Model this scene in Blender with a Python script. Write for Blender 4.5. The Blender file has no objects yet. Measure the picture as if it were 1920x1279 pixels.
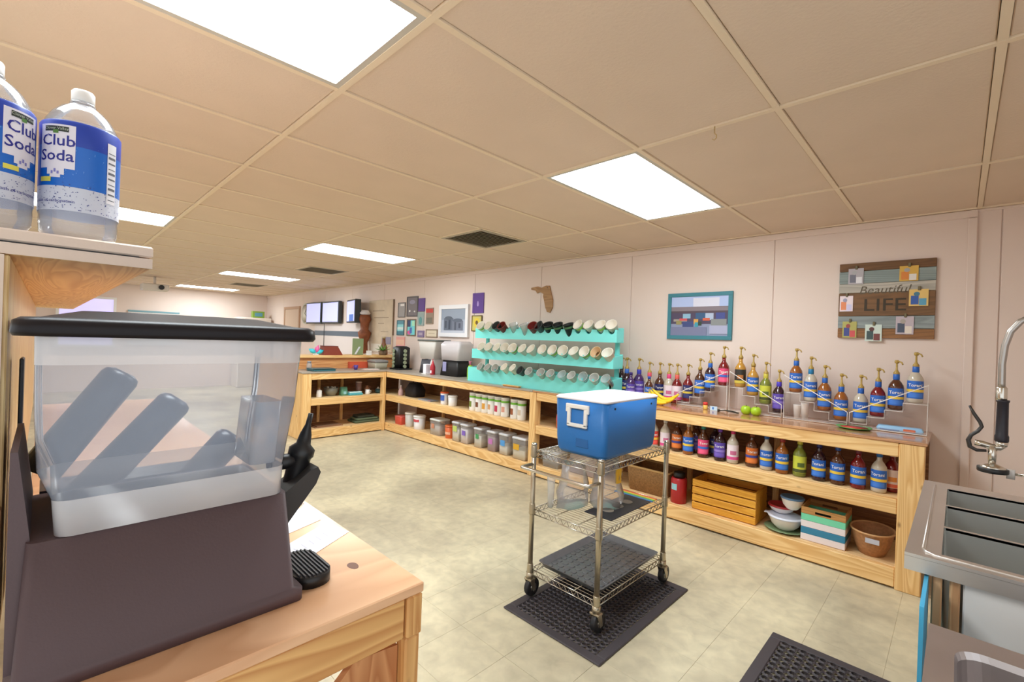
import bpy, bmesh, math, random
from mathutils import Vector, Matrix
random.seed(7)
SC = bpy.context.scene
COL = SC.collection
# ------------------------------------------------------------------ camera
F_PX, YAW, PITCH, ROLL, EYE = 857.8, .7747, -.002, .0351, 1.42
fw = Vector((-math.sin(YAW)*math.cos(PITCH), math.cos(YAW)*math.cos(PITCH), math.sin(PITCH)))
rt = Vector((math.cos(YAW), math.sin(YAW), 0)); up = rt.cross(fw)
r2 = rt*math.cos(ROLL)+up*math.sin(ROLL); u2 = -rt*math.sin(ROLL)+up*math.cos(ROLL)
cam = bpy.data.cameras.new('camera'); cam.sensor_fit = 'HORIZONTAL'; cam.sensor_width = 36
cam.lens = F_PX/1920*36; cam.clip_start = .02; cam.clip_end = 60
camo = bpy.data.objects.new('camera', cam); COL.objects.link(camo)
m = Matrix((r2, u2, -fw)).transposed().to_4x4(); m.translation = (0, 0, EYE)
camo.matrix_world = m; SC.camera = camo
# ------------------------------------------------------------------ world, exposure
LAMP = 22.0          # radiance of the troffer diffusers
wd = bpy.data.worlds.new('world'); SC.world = wd; wd.use_nodes = True
wd.node_tree.nodes['Background'].inputs[0].default_value = (.93, .97, 1, 1)
wd.node_tree.nodes['Background'].inputs[1].default_value = 1.45
SC.view_settings.view_transform = 'Standard'; SC.view_settings.look = 'None'
SC.view_settings.gamma = 1; SC.view_settings.use_curve_mapping = False
SC.view_settings.exposure = 0.0
SC.cycles.max_bounces = 10; SC.cycles.transparent_max_bounces = 24
SC.cycles.diffuse_bounces = 6; SC.cycles.caustics_reflective = False; SC.cycles.caustics_refractive = False
SC.cycles.use_denoising = True

# ------------------------------------------------------------------ materials
def lin(c):
    return tuple(((v/255)/12.92 if v/255 <= .04045 else ((v/255+.055)/1.055)**2.4) for v in c)
MC = {}
def mat(c, rough=.5, metal=0., spec=.5, bump=0., bscale=60, var=0., vscale=6, coat=0.):
    k = (tuple(c), rough, metal, spec, bump, bscale, var, vscale, coat)
    if k in MC: return MC[k]
    m = bpy.data.materials.new('paint'); m.use_nodes = True; nt = m.node_tree; b = nt.nodes['Principled BSDF']
    L = lin(c); b.inputs['Base Color'].default_value = (*L, 1); b.inputs['Roughness'].default_value = rough
    b.inputs['Metallic'].default_value = metal; b.inputs['Specular IOR Level'].default_value = spec
    b.inputs['Coat Weight'].default_value = coat; b.inputs['Coat Roughness'].default_value = .12
    if var or bump:
        tc = nt.nodes.new('ShaderNodeTexCoord')
    if var:
        n = nt.nodes.new('ShaderNodeTexNoise'); n.inputs['Scale'].default_value = vscale; n.inputs['Detail'].default_value = 5
        nt.links.new(tc.outputs['Object'], n.inputs['Vector'])
        r = nt.nodes.new('ShaderNodeValToRGB'); r.color_ramp.elements[0].position = .3; r.color_ramp.elements[1].position = .7
        r.color_ramp.elements[0].color = (*[v*(1-var) for v in L], 1); r.color_ramp.elements[1].color = (*[min(1, v*(1+var*.6)) for v in L], 1)
        nt.links.new(n.outputs['Fac'], r.inputs[0]); nt.links.new(r.outputs[0], b.inputs['Base Color'])
    if bump:
        n2 = nt.nodes.new('ShaderNodeTexNoise'); n2.inputs['Scale'].default_value = bscale; n2.inputs['Detail'].default_value = 3
        nt.links.new(tc.outputs['Object'], n2.inputs['Vector'])
        bp = nt.nodes.new('ShaderNodeBump'); bp.inputs['Strength'].default_value = bump; bp.inputs['Distance'].default_value = .004
        nt.links.new(n2.outputs['Fac'], bp.inputs['Height']); nt.links.new(bp.outputs[0], b.inputs['Normal'])
    MC[k] = m; return m
def wood(axis, c0, c1, rough=.5, ring=5., coat=0., swirl=1.2, knots=True, stretch=.09):
    """pine boards, grain running along the given axis"""
    k = ('wood', axis, c0, c1, rough, ring, coat, swirl, stretch, knots)
    if k in MC: return MC[k]
    m = bpy.data.materials.new('pine_'+axis); m.use_nodes = True; nt = m.node_tree; b = nt.nodes['Principled BSDF']
    b.inputs['Roughness'].default_value = rough; b.inputs['Coat Weight'].default_value = coat; b.inputs['Coat Roughness'].default_value = .1
    tc = nt.nodes.new('ShaderNodeTexCoord'); oi = nt.nodes.new('ShaderNodeObjectInfo')
    add = nt.nodes.new('ShaderNodeVectorMath'); add.operation = 'ADD'
    mul = nt.nodes.new('ShaderNodeMath'); mul.operation = 'MULTIPLY'; mul.inputs[1].default_value = 37
    nt.links.new(oi.outputs['Random'], mul.inputs[0]); nt.links.new(tc.outputs['Object'], add.inputs[0]); nt.links.new(mul.outputs[0], add.inputs[1])
    mp = nt.nodes.new('ShaderNodeMapping'); s = [1., 1., 1.]; s['xyz'.index(axis)] = stretch; mp.inputs['Scale'].default_value = s
    nt.links.new(add.outputs[0], mp.inputs['Vector'])
    n = nt.nodes.new('ShaderNodeTexNoise'); n.inputs['Scale'].default_value = ring; n.inputs['Detail'].default_value = 2; n.inputs['Distortion'].default_value = swirl
    nt.links.new(mp.outputs[0], n.inputs['Vector'])
    mm = nt.nodes.new('ShaderNodeMath'); mm.operation = 'MULTIPLY'; mm.inputs[1].default_value = 16
    fr = nt.nodes.new('ShaderNodeMath'); fr.operation = 'FRACT'
    nt.links.new(n.outputs['Fac'], mm.inputs[0]); nt.links.new(mm.outputs[0], fr.inputs[0])
    r = nt.nodes.new('ShaderNodeValToRGB'); e = r.color_ramp.elements
    e[0].position = 0; e[0].color = (*lin(c0), 1); e[1].position = .75; e[1].color = (*lin(c1), 1)
    e.new(1.).color = (*lin(c0), 1)
    nt.links.new(fr.outputs[0], r.inputs[0])
    out = r.outputs[0]
    if knots:
        mp2 = nt.nodes.new('ShaderNodeMapping'); s2 = [1.6, 1.6, 1.6]; s2['xyz'.index(axis)] = .8; mp2.inputs['Scale'].default_value = s2
        nt.links.new(add.outputs[0], mp2.inputs['Vector'])
        v = nt.nodes.new('ShaderNodeTexVoronoi'); v.inputs['Scale'].default_value = 4.5; nt.links.new(mp2.outputs[0], v.inputs['Vector'])
        r3 = nt.nodes.new('ShaderNodeValToRGB'); q = r3.color_ramp.elements
        q[0].position = .03; q[0].color = (.75, .75, .75, 1); q[1].position = .085; q[1].color = (0, 0, 0, 1)
        nt.links.new(v.outputs['Distance'], r3.inputs[0])
        mx = nt.nodes.new('ShaderNodeMix'); mx.data_type = 'RGBA'; mx.inputs[7].default_value = (*lin((120, 72, 40)), 1)
        nt.links.new(r3.outputs[0], mx.inputs[0]); nt.links.new(out, mx.inputs[6]); out = mx.outputs[2]
    nt.links.new(out, b.inputs['Base Color'])
    bp = nt.nodes.new('ShaderNodeBump'); bp.inputs['Strength'].default_value = .12; bp.inputs['Distance'].default_value = .002
    nt.links.new(fr.outputs[0], bp.inputs['Height']); nt.links.new(bp.outputs[0], b.inputs['Normal'])
    MC[k] = m; return m
def clear(c, alpha, rough=.1, gloss=.12):
    """see-through plastic: tinted body over plain transparency"""
    k = ('clear', c, alpha, rough, gloss)
    if k in MC: return MC[k]
    m = bpy.data.materials.new('clear_plastic'); m.use_nodes = True; nt = m.node_tree; nt.nodes.clear()
    o = nt.nodes.new('ShaderNodeOutputMaterial'); t = nt.nodes.new('ShaderNodeBsdfTransparent'); p = nt.nodes.new('ShaderNodeBsdfPrincipled')
    p.inputs['Base Color'].default_value = (*lin(c), 1); p.inputs['Roughness'].default_value = rough
    g = nt.nodes.new('ShaderNodeBsdfGlossy'); g.inputs['Roughness'].default_value = rough
    mx = nt.nodes.new('ShaderNodeMixShader'); mx.inputs[0].default_value = alpha
    mx2 = nt.nodes.new('ShaderNodeMixShader')
    fr = nt.nodes.new('ShaderNodeFresnel'); fr.inputs[0].default_value = 1.45
    nt.links.new(t.outputs[0], mx.inputs[1]); nt.links.new(p.outputs[0], mx.inputs[2])
    ml = nt.nodes.new('ShaderNodeMath'); ml.operation = 'MULTIPLY'; ml.inputs[1].default_value = gloss*4
    nt.links.new(fr.outputs[0], ml.inputs[0]); nt.links.new(ml.outputs[0], mx2.inputs[0]); nt.links.new(mx.outputs[0], mx2.inputs[1]); nt.links.new(g.outputs[0], mx2.inputs[2])
    nt.links.new(mx2.outputs[0], o.inputs[0]); MC[k] = m; return m
def emit(c, s):
    k = ('emit', c, s)
    if k in MC: return MC[k]
    m = bpy.data.materials.new('lit'); m.use_nodes = True; nt = m.node_tree; b = nt.nodes['Principled BSDF']
    b.inputs['Base Color'].default_value = (*lin(c), 1); b.inputs['Emission Color'].default_value = (*lin(c), 1); b.inputs['Emission Strength'].default_value = s
    MC[k] = m; return m
def floor_mat(tile=None):
    m = bpy.data.materials.new('vinyl_tile'); m.use_nodes = True; nt = m.node_tree; b = nt.nodes['Principled BSDF']
    tc = nt.nodes.new('ShaderNodeTexCoord'); g = nt.nodes.new('ShaderNodeNewGeometry')
    def noise(s, d, dist=0.):
        n = nt.nodes.new('ShaderNodeTexNoise'); n.inputs['Scale'].default_value = s; n.inputs['Detail'].default_value = d; n.inputs['Distortion'].default_value = dist
        nt.links.new(g.outputs['Position'], n.inputs['Vector']); return n
    n1 = noise(1.1, 5, .6); n2 = noise(14, 6, .4)
    r1 = nt.nodes.new('ShaderNodeValToRGB'); e = r1.color_ramp.elements
    e[0].position = .32; e[0].color = (*lin((180, 170, 146)), 1); e[1].position = .66; e[1].color = (*lin((230, 219, 186)), 1)
    r2_ = nt.nodes.new('ShaderNodeValToRGB'); e = r2_.color_ramp.elements
    e[0].position = .3; e[0].color = (.8, .8, .8, 1); e[1].position = .65; e[1].color = (1, 1, 1, 1)
    mx = nt.nodes.new('ShaderNodeMix'); mx.data_type = 'RGBA'; mx.blend_type = 'MULTIPLY'; mx.inputs[0].default_value = 1
    nt.links.new(n1.outputs['Fac'], r1.inputs[0]); nt.links.new(n2.outputs['Fac'], r2_.inputs[0])
    nt.links.new(r1.outputs[0], mx.inputs[6]); nt.links.new(r2_.outputs[0], mx.inputs[7])
    nt.links.new(mx.outputs[2], b.inputs['Base Color'])
    b.inputs['Roughness'].default_value = .34; b.inputs['Specular IOR Level'].default_value = .4
    bp = nt.nodes.new('ShaderNodeBump'); bp.inputs['Strength'].default_value = .05; nt.links.new(n2.outputs['Fac'], bp.inputs['Height']); nt.links.new(bp.outputs[0], b.inputs['Normal'])
    return m

PINE0, PINE1 = (226, 176, 110), (248, 210, 148)
WX, WY, WZ = (wood(a, PINE0, PINE1) for a in 'xyz')
PLY = wood('x', (118, 78, 48), (150, 104, 66), .7, knots=False)
PLYY = wood('y', (118, 78, 48), (150, 104, 66), .7, knots=False)
SHELFW = wood('x', (226, 186, 130), (242, 210, 160), .5, 3)
SHELFY = wood('y', (226, 186, 130), (242, 210, 160), .5, 3)
CHROME = mat((205, 200, 190), .22, 1.); STEEL = mat((214, 208, 202), .34, .9, var=.06, vscale=3)
CARTM = mat((186, 174, 152), .32, .9)
BLACK = mat((22, 21, 23), .4); BLACKR = mat((38, 34, 38), .62, bump=.25, bscale=220); WHITE = mat((238, 236, 232), .4)
GOLD = mat((176, 146, 72), .35); CEILM = mat((222, 203, 184), .9, spec=.1, bump=.25, bscale=90, var=.03, vscale=3)
WALLM = mat((229, 212, 202), .75, spec=.2, var=.025, vscale=1.2)
TBAR = mat((232, 214, 188), .6); TURQ = mat((126, 230, 226), .5)
CLEARP = clear((246, 240, 238), .13, .2, .03); CLEARD = clear((225, 228, 232), .34, .15)

# ------------------------------------------------------------------ mesh helpers
class MB:
    def __init__(self): self.bm = bmesh.new(); self.mats = []
    def mi(self, m):
        if m not in self.mats: self.mats.append(m)
        return self.mats.index(m)
    def _f(self, vs, i):
        try:
            f = self.bm.faces.new(vs); f.material_index = i; return f
        except ValueError: return None
    def box(self, x0, x1, y0, y1, z0, z1, m, bev=0.):
        i = self.mi(m); b = self.bm; x0, x1 = sorted((x0, x1)); y0, y1 = sorted((y0, y1)); z0, z1 = sorted((z0, z1))
        if bev:
            bev = min(bev, (x1-x0)*.45, (y1-y0)*.45, (z1-z0)*.45)
            P = {}
            for sx in (0, 1):
                for sy in (0, 1):
                    for sz in (0, 1):
                        X, Y, Z = (x0, x1)[sx], (y0, y1)[sy], (z0, z1)[sz]
                        dx, dy, dz = (1, -1)[sx]*bev, (1, -1)[sy]*bev, (1, -1)[sz]*bev
                        P[sx, sy, sz, 0] = b.verts.new((X, Y+dy, Z+dz)); P[sx, sy, sz, 1] = b.verts.new((X+dx, Y, Z+dz)); P[sx, sy, sz, 2] = b.verts.new((X+dx, Y+dy, Z))
            for s in (0, 1):
                o = ((0, 0), (1, 0), (1, 1), (0, 1))
                self._f([P[s, a, c, 0] for a, c in o], i); self._f([P[a, s, c, 1] for a, c in o], i); self._f([P[a, c, s, 2] for a, c in o], i)
                for t in (0, 1):
                    self._f([P[s, t, 0, 0], P[s, t, 1, 0], P[s, t, 1, 1], P[s, t, 0, 1]], i)
                    self._f([P[s, 0, t, 0], P[s, 1, t, 0], P[s, 1, t, 2], P[s, 0, t, 2]], i)
                    self._f([P[0, s, t, 1], P[1, s, t, 1], P[1, s, t, 2], P[0, s, t, 2]], i)
                    for w in (0, 1): self._f([P[s, t, w, 0], P[s, t, w, 1], P[s, t, w, 2]], i)
        else:
            v = [b.verts.new((x, y, z)) for x in (x0, x1) for y in (y0, y1) for z in (z0, z1)]
            for q in ((0, 1, 3, 2), (4, 6, 7, 5), (0, 4, 5, 1), (2, 3, 7, 6), (0, 2, 6, 4), (1, 5, 7, 3)): self._f([v[k] for k in q], i)
        return self
    def rings(self, R, m, cap0=True, cap1=True, closed=True, smooth=True):
        """skin a list of vertex rings"""
        i = self.mi(m); V = [[self.bm.verts.new(p) for p in r] for r in R]; n = len(R[0])
        for a, c in zip(V, V[1:]):
            for k in range(n if closed else n-1):
                f = self._f([a[k], a[(k+1) % n], c[(k+1) % n], c[k]], i)
                if f: f.smooth = smooth
        if cap0: self._f(V[0][::-1], i)
        if cap1: self._f(V[-1], i)
        return self
    def lathe(self, prof, m, n=16, c=(0, 0, 0), axis=None, cap0=True, cap1=True, smooth=True):
        R = []
        for r, z in prof:
            R.append([Vector((max(r, 1e-4)*math.cos(2*math.pi*k/n), max(r, 1e-4)*math.sin(2*math.pi*k/n), z)) for k in range(n)])
        M = Matrix.Identity(3)
        if axis is not None: M = Vector((0, 0, 1)).rotation_difference(Vector(axis).normalized()).to_matrix()
        cv = Vector(c)
        return self.rings([[M@p+cv for p in r] for r in R], m, cap0, cap1, True, smooth)
    def cyl(self, p0, p1, r0, m, r1=None, n=10):
        p0, p1 = Vector(p0), Vector(p1); d = p1-p0
        return self.lathe([(r0, 0), (r0 if r1 is None else r1, d.length)], m, n, p0, d)
    def tube(self, pts, r, m, n=8, caps=True):
        pts = [Vector(p) for p in pts]; R = []; prev = None
        for k, p in enumerate(pts):
            d = (pts[min(k+1, len(pts)-1)]-pts[max(k-1, 0)]).normalized()
            if prev is None:
                a = d.cross(Vector((0, 0, 1)));
                if a.length < .05: a = d.cross(Vector((1, 0, 0)))
            else: a = prev-d*prev.dot(d)
            a.normalize(); prev = a; b = d.cross(a); rr = r[k] if isinstance(r, (list, tuple)) else r
            R.append([p+a*rr*math.cos(2*math.pi*j/n)+b*rr*math.sin(2*math.pi*j/n) for j in range(n)])
        return self.rings(R, m, caps, caps)
    def prism(self, poly, axis, a, b, m, m_side=None):
        """extrude a 2D outline along axis between a and b; outline uses the other two axes in xyz order"""
        def P(u, v, w): return {'x': (w, u, v), 'y': (u, w, v), 'z': (u, v, w)}[axis]
        i = self.mi(m); j = self.mi(m_side) if m_side else i
        A = [self.bm.verts.new(P(u, v, a)) for u, v in poly]; B = [self.bm.verts.new(P(u, v, b)) for u, v in poly]; n = len(poly)
        self._f(A, i); self._f(B[::-1], i)
        for k in range(n): self._f([A[k], B[k], B[(k+1) % n], A[(k+1) % n]], j)
        return self
    def loft(self, secs, m, r=.02, n=4, cap0=True, cap1=True, smooth=True):
        """rounded rectangles (x0,x1,y0,y1,z) joined upward"""
        R = []
        for s in secs:
            x0, x1, y0, y1, z = s[:5]; rr = s[5] if len(s) > 5 else r; ring = []
            for cx, cy, a0 in ((x1-rr, y1-rr, 0), (x0+rr, y1-rr, 90), (x0+rr, y0+rr, 180), (x1-rr, y0+rr, 270)):
                for k in range(n+1):
                    a = math.radians(a0+90*k/n); ring.append((cx+rr*math.cos(a), cy+rr*math.sin(a), z))
            R.append(ring)
        return self.rings(R, m, cap0, cap1, True, smooth)
    def arc(self, r, a0, a1, z0, z1, m, n=10, c=(0, 0)):
        i = self.mi(m); V = []
        for k in range(n+1):
            a = math.radians(a0+(a1-a0)*k/n)
            V.append([self.bm.verts.new((c[0]+r*math.cos(a), c[1]+r*math.sin(a), z)) for z in (z0, z1)])
        for p, q in zip(V, V[1:]):
            f = self._f([p[0], q[0], q[1], p[1]], i); f.smooth = True
        return self
    def text(self, s, size, m, place, ext=0., off=0.):
        """lettering; place maps flat (u,v) to 3D"""
        verts, faces = text_data(s, off); i = self.mi(m)
        V = [self.bm.verts.new(place(u*size, v*size)) for u, v in verts]
        for f in faces: self._f([V[k] for k in f], i)
        return self
    def build(self, name, parent=None, loc=None, fix=True):
        if fix: bmesh.ops.recalc_face_normals(self.bm, faces=self.bm.faces)
        me = bpy.data.meshes.new(name); self.bm.to_mesh(me); self.bm.free()
        for m in self.mats: me.materials.append(m)
        return link(name, me, parent, loc)
TXT = {}
def text_data(s, off=0.):
    k = (s, off)
    if k in TXT: return TXT[k]
    cu = bpy.data.curves.new('t', 'FONT'); cu.body = s; cu.size = 1; cu.align_x = 'CENTER'; cu.align_y = 'CENTER'; cu.resolution_u = 2; cu.offset = off
    o = bpy.data.objects.new('t', cu); COL.objects.link(o); dg = bpy.context.evaluated_depsgraph_get(); dg.update()
    me = bpy.data.meshes.new_from_object(o.evaluated_get(dg))
    TXT[k] = ([(v.co.x, v.co.y) for v in me.vertices], [list(p.vertices) for p in me.polygons])
    bpy.data.objects.remove(o); bpy.data.curves.remove(cu); bpy.data.meshes.remove(me)
    return TXT[k]
def link(name, me, parent=None, loc=None):
    o = bpy.data.objects.new(name, me); COL.objects.link(o)
    if parent: o.parent = parent
    if loc: o.location = loc
    return o
def tag(o, label, cat, group=None):
    o['label'] = label; o['category'] = cat
    if group: o['group'] = group
    return o
def thing(name, label, cat, loc=(0, 0, 0), rz=0., group=None):
    o = bpy.data.objects.new(name, None); COL.objects.link(o); o.location = loc; o.rotation_euler = (0, 0, rz); o.empty_display_size = .05
    return tag(o, label, cat, group)
def st(o): o['kind'] = 'structure'; return o
def stuff(o): o['kind'] = 'stuff'; return o
def bx(name, parent, b, m, bev=0., loc=None): return MB().box(*b, m, bev).build(name, parent, loc)
def ordinal(k): return ('first', 'second', 'third', 'fourth', 'fifth', 'sixth', 'seventh', 'eighth', 'ninth', 'tenth', 'eleventh', 'twelfth', 'thirteenth', 'fourteenth', 'fifteenth', 'sixteenth', 'seventeenth')[k]
XE = .75; XW = -13.4; YB = 4.2; YS = -4.0; ZC = 2.3725; WT = .90
# ================================================================== the room
FM = floor_mat()
fl = st(bx('floor', None, (XW-.1, XE+.1, YS, YB+.1, -.12, -.0015), FM))
tm = MB().box(.0005, .3045, .0005, .3045, -.006, 0, FM, .0005); tobj = None
for i in range(21):
    for j in range(14):
        x = .305*(i-19)+.102; y = .305*j-.05
        if tobj is None: tobj = tm.build('floor_tile', fl, (x, y, 0))
        else: link('floor_tile', tobj.data, fl, (x, y, 0))
wb = st(bx('wall_back', None, (XW-.1, XE+.1, YB, YB+.1, 0, 2.6), WALLM))
edges = [XE, .17, .045, -1.11, -2.42]+[-2.42-1.22*k for k in range(1, 10)]+[XW]
for a, b in zip(edges, edges[1:]):
    if a > -11.0 or True: bx('wall_panel', wb, (b+.003, a-.003, YB-.008, YB, 0, ZC), WALLM, .002)
st(bx('wall_far', None, (XW-.1, XW, YS, YB+.1, 0, 2.6), WALLM))
st(bx('wall_right', None, (XE, XE+.1, 1.2, YB, 0, 2.6), WALLM))
st(bx('trim_1', None, (.018, .062, YB-.028, YB-.008, 0, 2.315), WALLM, .004))
st(bx('trim_2', None, (XW, .062, YB-.024, YB-.008, 2.318, ZC-.006), WALLM, .003))
st(bx('trim_3', None, (.062, XE, YB-.014, YB-.008, 2.35, ZC-.006), WALLM, .002))
# ceiling: slab, lay-in tiles, tee bars
ce = st(bx('ceiling', None, (XW-.1, XE+.1, YS, YB+.1, 2.42, 2.5), CEILM))
PX = [-1.152+.61*i for i in range(-20, 4)]; QY = [.789+1.22*j for j in range(-4, 3)]+[YB-.008]
LIGHTS = {(-1.762, -.431), (-1.762, 2.009), (-5.422, -.431), (-5.422, 2.009), (-9.082, 2.009), (-12.742, 2.009)}
VENTS = [-3.592, -7.252, -10.912]
def has(s, x, y): return any(abs(a-x) < .02 and abs(b-y) < .02 for a, b in s)
tile = MB().box(.014, .596, .014, 1.206, .006, .02, CEILM, .003)
td = None
for xa in PX:
    if xa < XW-.3: continue
    for ya, yb_ in zip(QY, QY[1:]):
        if has(LIGHTS, xa, ya): continue
        xb = min(xa+.61, XE)
        if yb_-ya < 1.2 or xb-xa < .6:
            bx('ceiling_tile', ce, (xa+.014, xb-.014, ya+.014, yb_-.014, ZC+.006, ZC+.02), CEILM, .003)
        elif any(abs(xa-v) < .02 for v in VENTS) and abs(ya-2.009) < .02:
            bx('ceiling_tile', ce, (xa+.014, xb-.014, ya+.014, ya+.598, ZC+.006, ZC+.02), CEILM, .003)
            bx('grid_bar', ce, (xa, xb, ya+.598, ya+.622, ZC, ZC+.03), TBAR)
        elif td is None: td = tile.build('ceiling_tile', ce, (xa, ya, ZC))
        else: link('ceiling_tile', td.data, ce, (xa, ya, ZC))
for xa in PX: bx('grid_bar', ce, (xa-.012, xa+.012, YS, YB-.008, ZC, ZC+.03), TBAR)
for ya in QY[:-1]: bx('grid_bar', ce, (XW, XE, ya-.012, ya+.012, ZC-.0006, ZC+.03), TBAR)
st(bx('trim_4', None, (XW, XE, YB-.03, YB-.008, ZC-.004, ZC+.012), TBAR))
# lights
DIFF = emit((240, 250, 255), LAMP)
def troffer(x, y, label):
    t = thing('ceiling_light', label, 'ceiling light', (x, y, ZC), 0, 'recessed fluorescent troffers')
    f = MB()
    for b in ((.012, .598, .012, .034), (.012, .598, 1.186, 1.208), (.012, .034, .034, 1.186), (.576, .598, .034, 1.186)): f.box(*b, .001, .03, mat((196, 190, 180), .5))
    f.build('frame', t)
    d = MB(); d.loft([(.036, .574, .036, 1.184, .012, .01), (.06, .55, .06, 1.16, .004, .01)], DIFF, cap0=False); d.build('diffuser', t)
LL = {(-1.762, -.431): 'large glowing ceiling light panel nearest, cut off by the top of the photo', (-1.762, 2.009): 'glowing ceiling light panel above the blue cooler and cart',
      (-5.422, -.431): 'glowing ceiling light panel seen beside the club soda bottles', (-5.422, 2.009): 'glowing ceiling light panel next to the nearest dark air vent, above the corner counters',
      (-9.082, 2.009): 'second glowing ceiling light strip from the far wall, above the screens', (-12.742, 2.009): 'farthest glowing ceiling light strip, nearest the far wall'}
for (x, y) in sorted(LIGHTS): troffer(x, y, LL.get((x, y), 'recessed ceiling light panel behind the camera, outside the photo'))
for k, v in enumerate(VENTS):
    t = thing('ceiling_vent', ('dark square air vent nearest, in the ceiling over the turquoise cup rack', 'middle of three ceiling air vents, beyond the second light strip', 'farthest small ceiling air vent near the far light strips')[k], 'air vent', (v, 2.63, ZC), 0, 'ceiling air vents')
    f = MB(); g = mat((178, 166, 146), .5)
    for b in ((.014, .596, 0, .03), (.014, .596, .555, .585), (.014, .044, .03, .555), (.566, .596, .03, .555)): f.box(*b, -.004, .02, g)
    f.build('frame', t); bx('duct', t, (.04, .57, .03, .56, .014, .03), mat((84, 76, 62), .8))
    for q in range(12): MB().prism([(.05+q*.043, .012), (.056+q*.043, .013), (.078+q*.043, -.002), (.072+q*.043, -.003)], 'y', .03, .555, mat((150, 138, 116), .5)).build('slat', t)
# ================================================================== counters
def rail(t, x0, x1, y0, y1, z0, z1, w, bev=.004): return bx('board', t, (x0, x1, y0, y1, z0, z1), w, bev)
def counter(name, label, xa, xb, posts):
    t = thing(name, label, 'counter'); YF = 3.611
    for p0, p1 in posts: rail(t, p0, p1, YF-.004, YF+.085, 0, .88, WZ).name = 'post'
    for z0, z1 in ((.797, .882), (.45, .539), (.012, .122)):
        last = xa
        for p0, p1 in posts+[(xb, xb)]:
            if p0-last > .05: rail(t, last+.001, p0-.001, YF, YF+.038, z0, z1, WX)
            last = p1
    for z in (.525, .108): bx('shelf_panel', t, (xa, xb, YF+.038, YB-.03, z, z+.015), SHELFW, .001)
    bx('back_panel', t, (xa, xb, YB-.03, YB-.012, .01, .88), PLY)
    for k in range(1, int((xb-xa)/.7)): rail(t, xa+k*.7, xa+k*.7+.04, YB-.07, YB-.03, .123, .525, WZ).name = 'stud'; rail(t, xa+k*.7, xa+k*.7+.04, YB-.07, YB-.03, .54, .88, WZ).name = 'stud'
    return t
counter('shelf_counter', 'long pine shelf counter under the pump bottles, ending beside the steel sink', -3.15, -.128, [(-.245, -.128)])
counter('shelf_counter', 'pine shelf counter under the turquoise cup rack, holding the white canisters', -6.15, -3.15, [(-3.24, -3.155)])
GLOSS = wood('x', (176, 122, 82), (208, 156, 110), .18, 2.5, .6, 2.)
GREYT = mat((168, 158, 146), .35, var=.05)
tag(bx('worktop', None, (-3.2, -.118, 3.604, YB-.01, .8825, WT), GLOSS, .003), 'glossy varnished wooden worktop carrying the syrup pump bottles', 'worktop')
wl = MB(); wl.prism([(-6.14, 3.604), (-3.202, 3.604), (-3.202, YB-.01), (-6.72, YB-.01), (-6.72, 2.37), (-6.14, 2.37)], 'z', .8825, WT, GREYT)
tag(wl.build('worktop'), 'grey L shaped worktop turning the corner behind the cup rack', 'worktop')
# return unit across the room end
t = thing('shelf_counter', 'short pine shelf counter closing the corner, with a raised back ledge', 'counter')
XF = -6.15
for p0, p1 in ((2.38, 2.5), (3.56, 3.608)): rail(t, XF-.085, XF+.003, p0, p1, 0, .88, WZ).name = 'post'
for z0, z1 in ((.797, .882), (.45, .539), (.012, .122)): rail(t, XF-.038, XF, 2.501, 3.559, z0, z1, WY)
for z in (.525, .108): bx('shelf_panel', t, (XF-.55, XF-.038, 2.501, YB-.04, z, z+.015), SHELFY, .001)
bx('end_board', t, (XF-.55, XF-.086, 2.38, 2.40, .001, .88), wood('z', PINE0, PINE1), .002)
bx('back_panel', t, (XF-.57, XF-.552, 2.38, YB-.03, .01, .88), PLYY)
for y in (2.8, 3.15): rail(t, XF-.55, XF-.51, y, y+.04, .124, .524, WZ).name = 'stud'; rail(t, XF-.55, XF-.51, y, y+.04, .541, .88, WZ).name = 'stud'
bx('ledge_back', t, (XF-.57, XF-.545, 2.5, YB-.03, WT+.001, 1.06), wood('y', (196, 130, 78), (222, 166, 108), .5), .002)
bx('ledge', t, (XF-.9, XF-.5, 2.5, YB-.03, 1.061, 1.10), WY, .004)
# ------------------------------------------------------------------ near bar counter with shelf
NT0, NT1 = (218, 168, 128), (232, 186, 146)
NEARTOP = wood('y', NT0, NT1, .3, 1.6, .25, 2.2, stretch=.4, knots=False)
WXN, WYN, WZN = (wood(a, (196, 138, 80), (226, 178, 114), .5, 4) for a in 'xyz')
t = thing('bar_counter', 'near wooden counter carrying the drink dispenser, its corner towards the floor', 'counter')
bx('countertop', t, (-4.2, -.80, -.02, .577, .879, WT), NEARTOP, .0025)
MB().prism([(-.965+.014*math.cos(q*.45)*(1.5 if math.cos(q*.45) > 0 else 1), .497+.011*math.sin(q*.45)) for q in range(14)], 'z', WT-.0005, WT+.0003, mat((120, 82, 66), .4)).build('knot', t)
rail(t, -.842, -.806, .0, .536, .792, .8785, WYN).name = 'rail'
rail(t, -.842, -.80, .538, .575, .792, .8785, WZN).name = 'corner_block'
rail(t, -.842, -.804, .538, .573, 0, .7915, WZN).name = 'post'
rail(t, -.842, -.804, .0, .04, 0, .7915, WZN).name = 'post'
rail(t, -4.2, -.843, .538, .574, .792, .8785, WXN).name = 'rail'
for x in (-2.4, -4.16): rail(t, x, x+.04, .536, .573, 0, .7915, WZN).name = 'post'
MB().prism([(.26, .0), (.535, .0), (.535, .77), (.44, .78), (.26, .62)], 'x', -.845, -.83, wood('z', (176, 112, 66), (206, 146, 96), .6)).build('end_panel', t)
bx('shelf', t, (-4.1, -.85, .02, .53, .28, .3), SHELFW)
bx('paper_stack', None, (-1.35, -.95, .05, .3, .301, .52), mat((206, 214, 228), .6), .01); tag(bpy.data.objects['paper_stack'], 'pale storage box on the shelf under the near counter', 'box')
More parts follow.
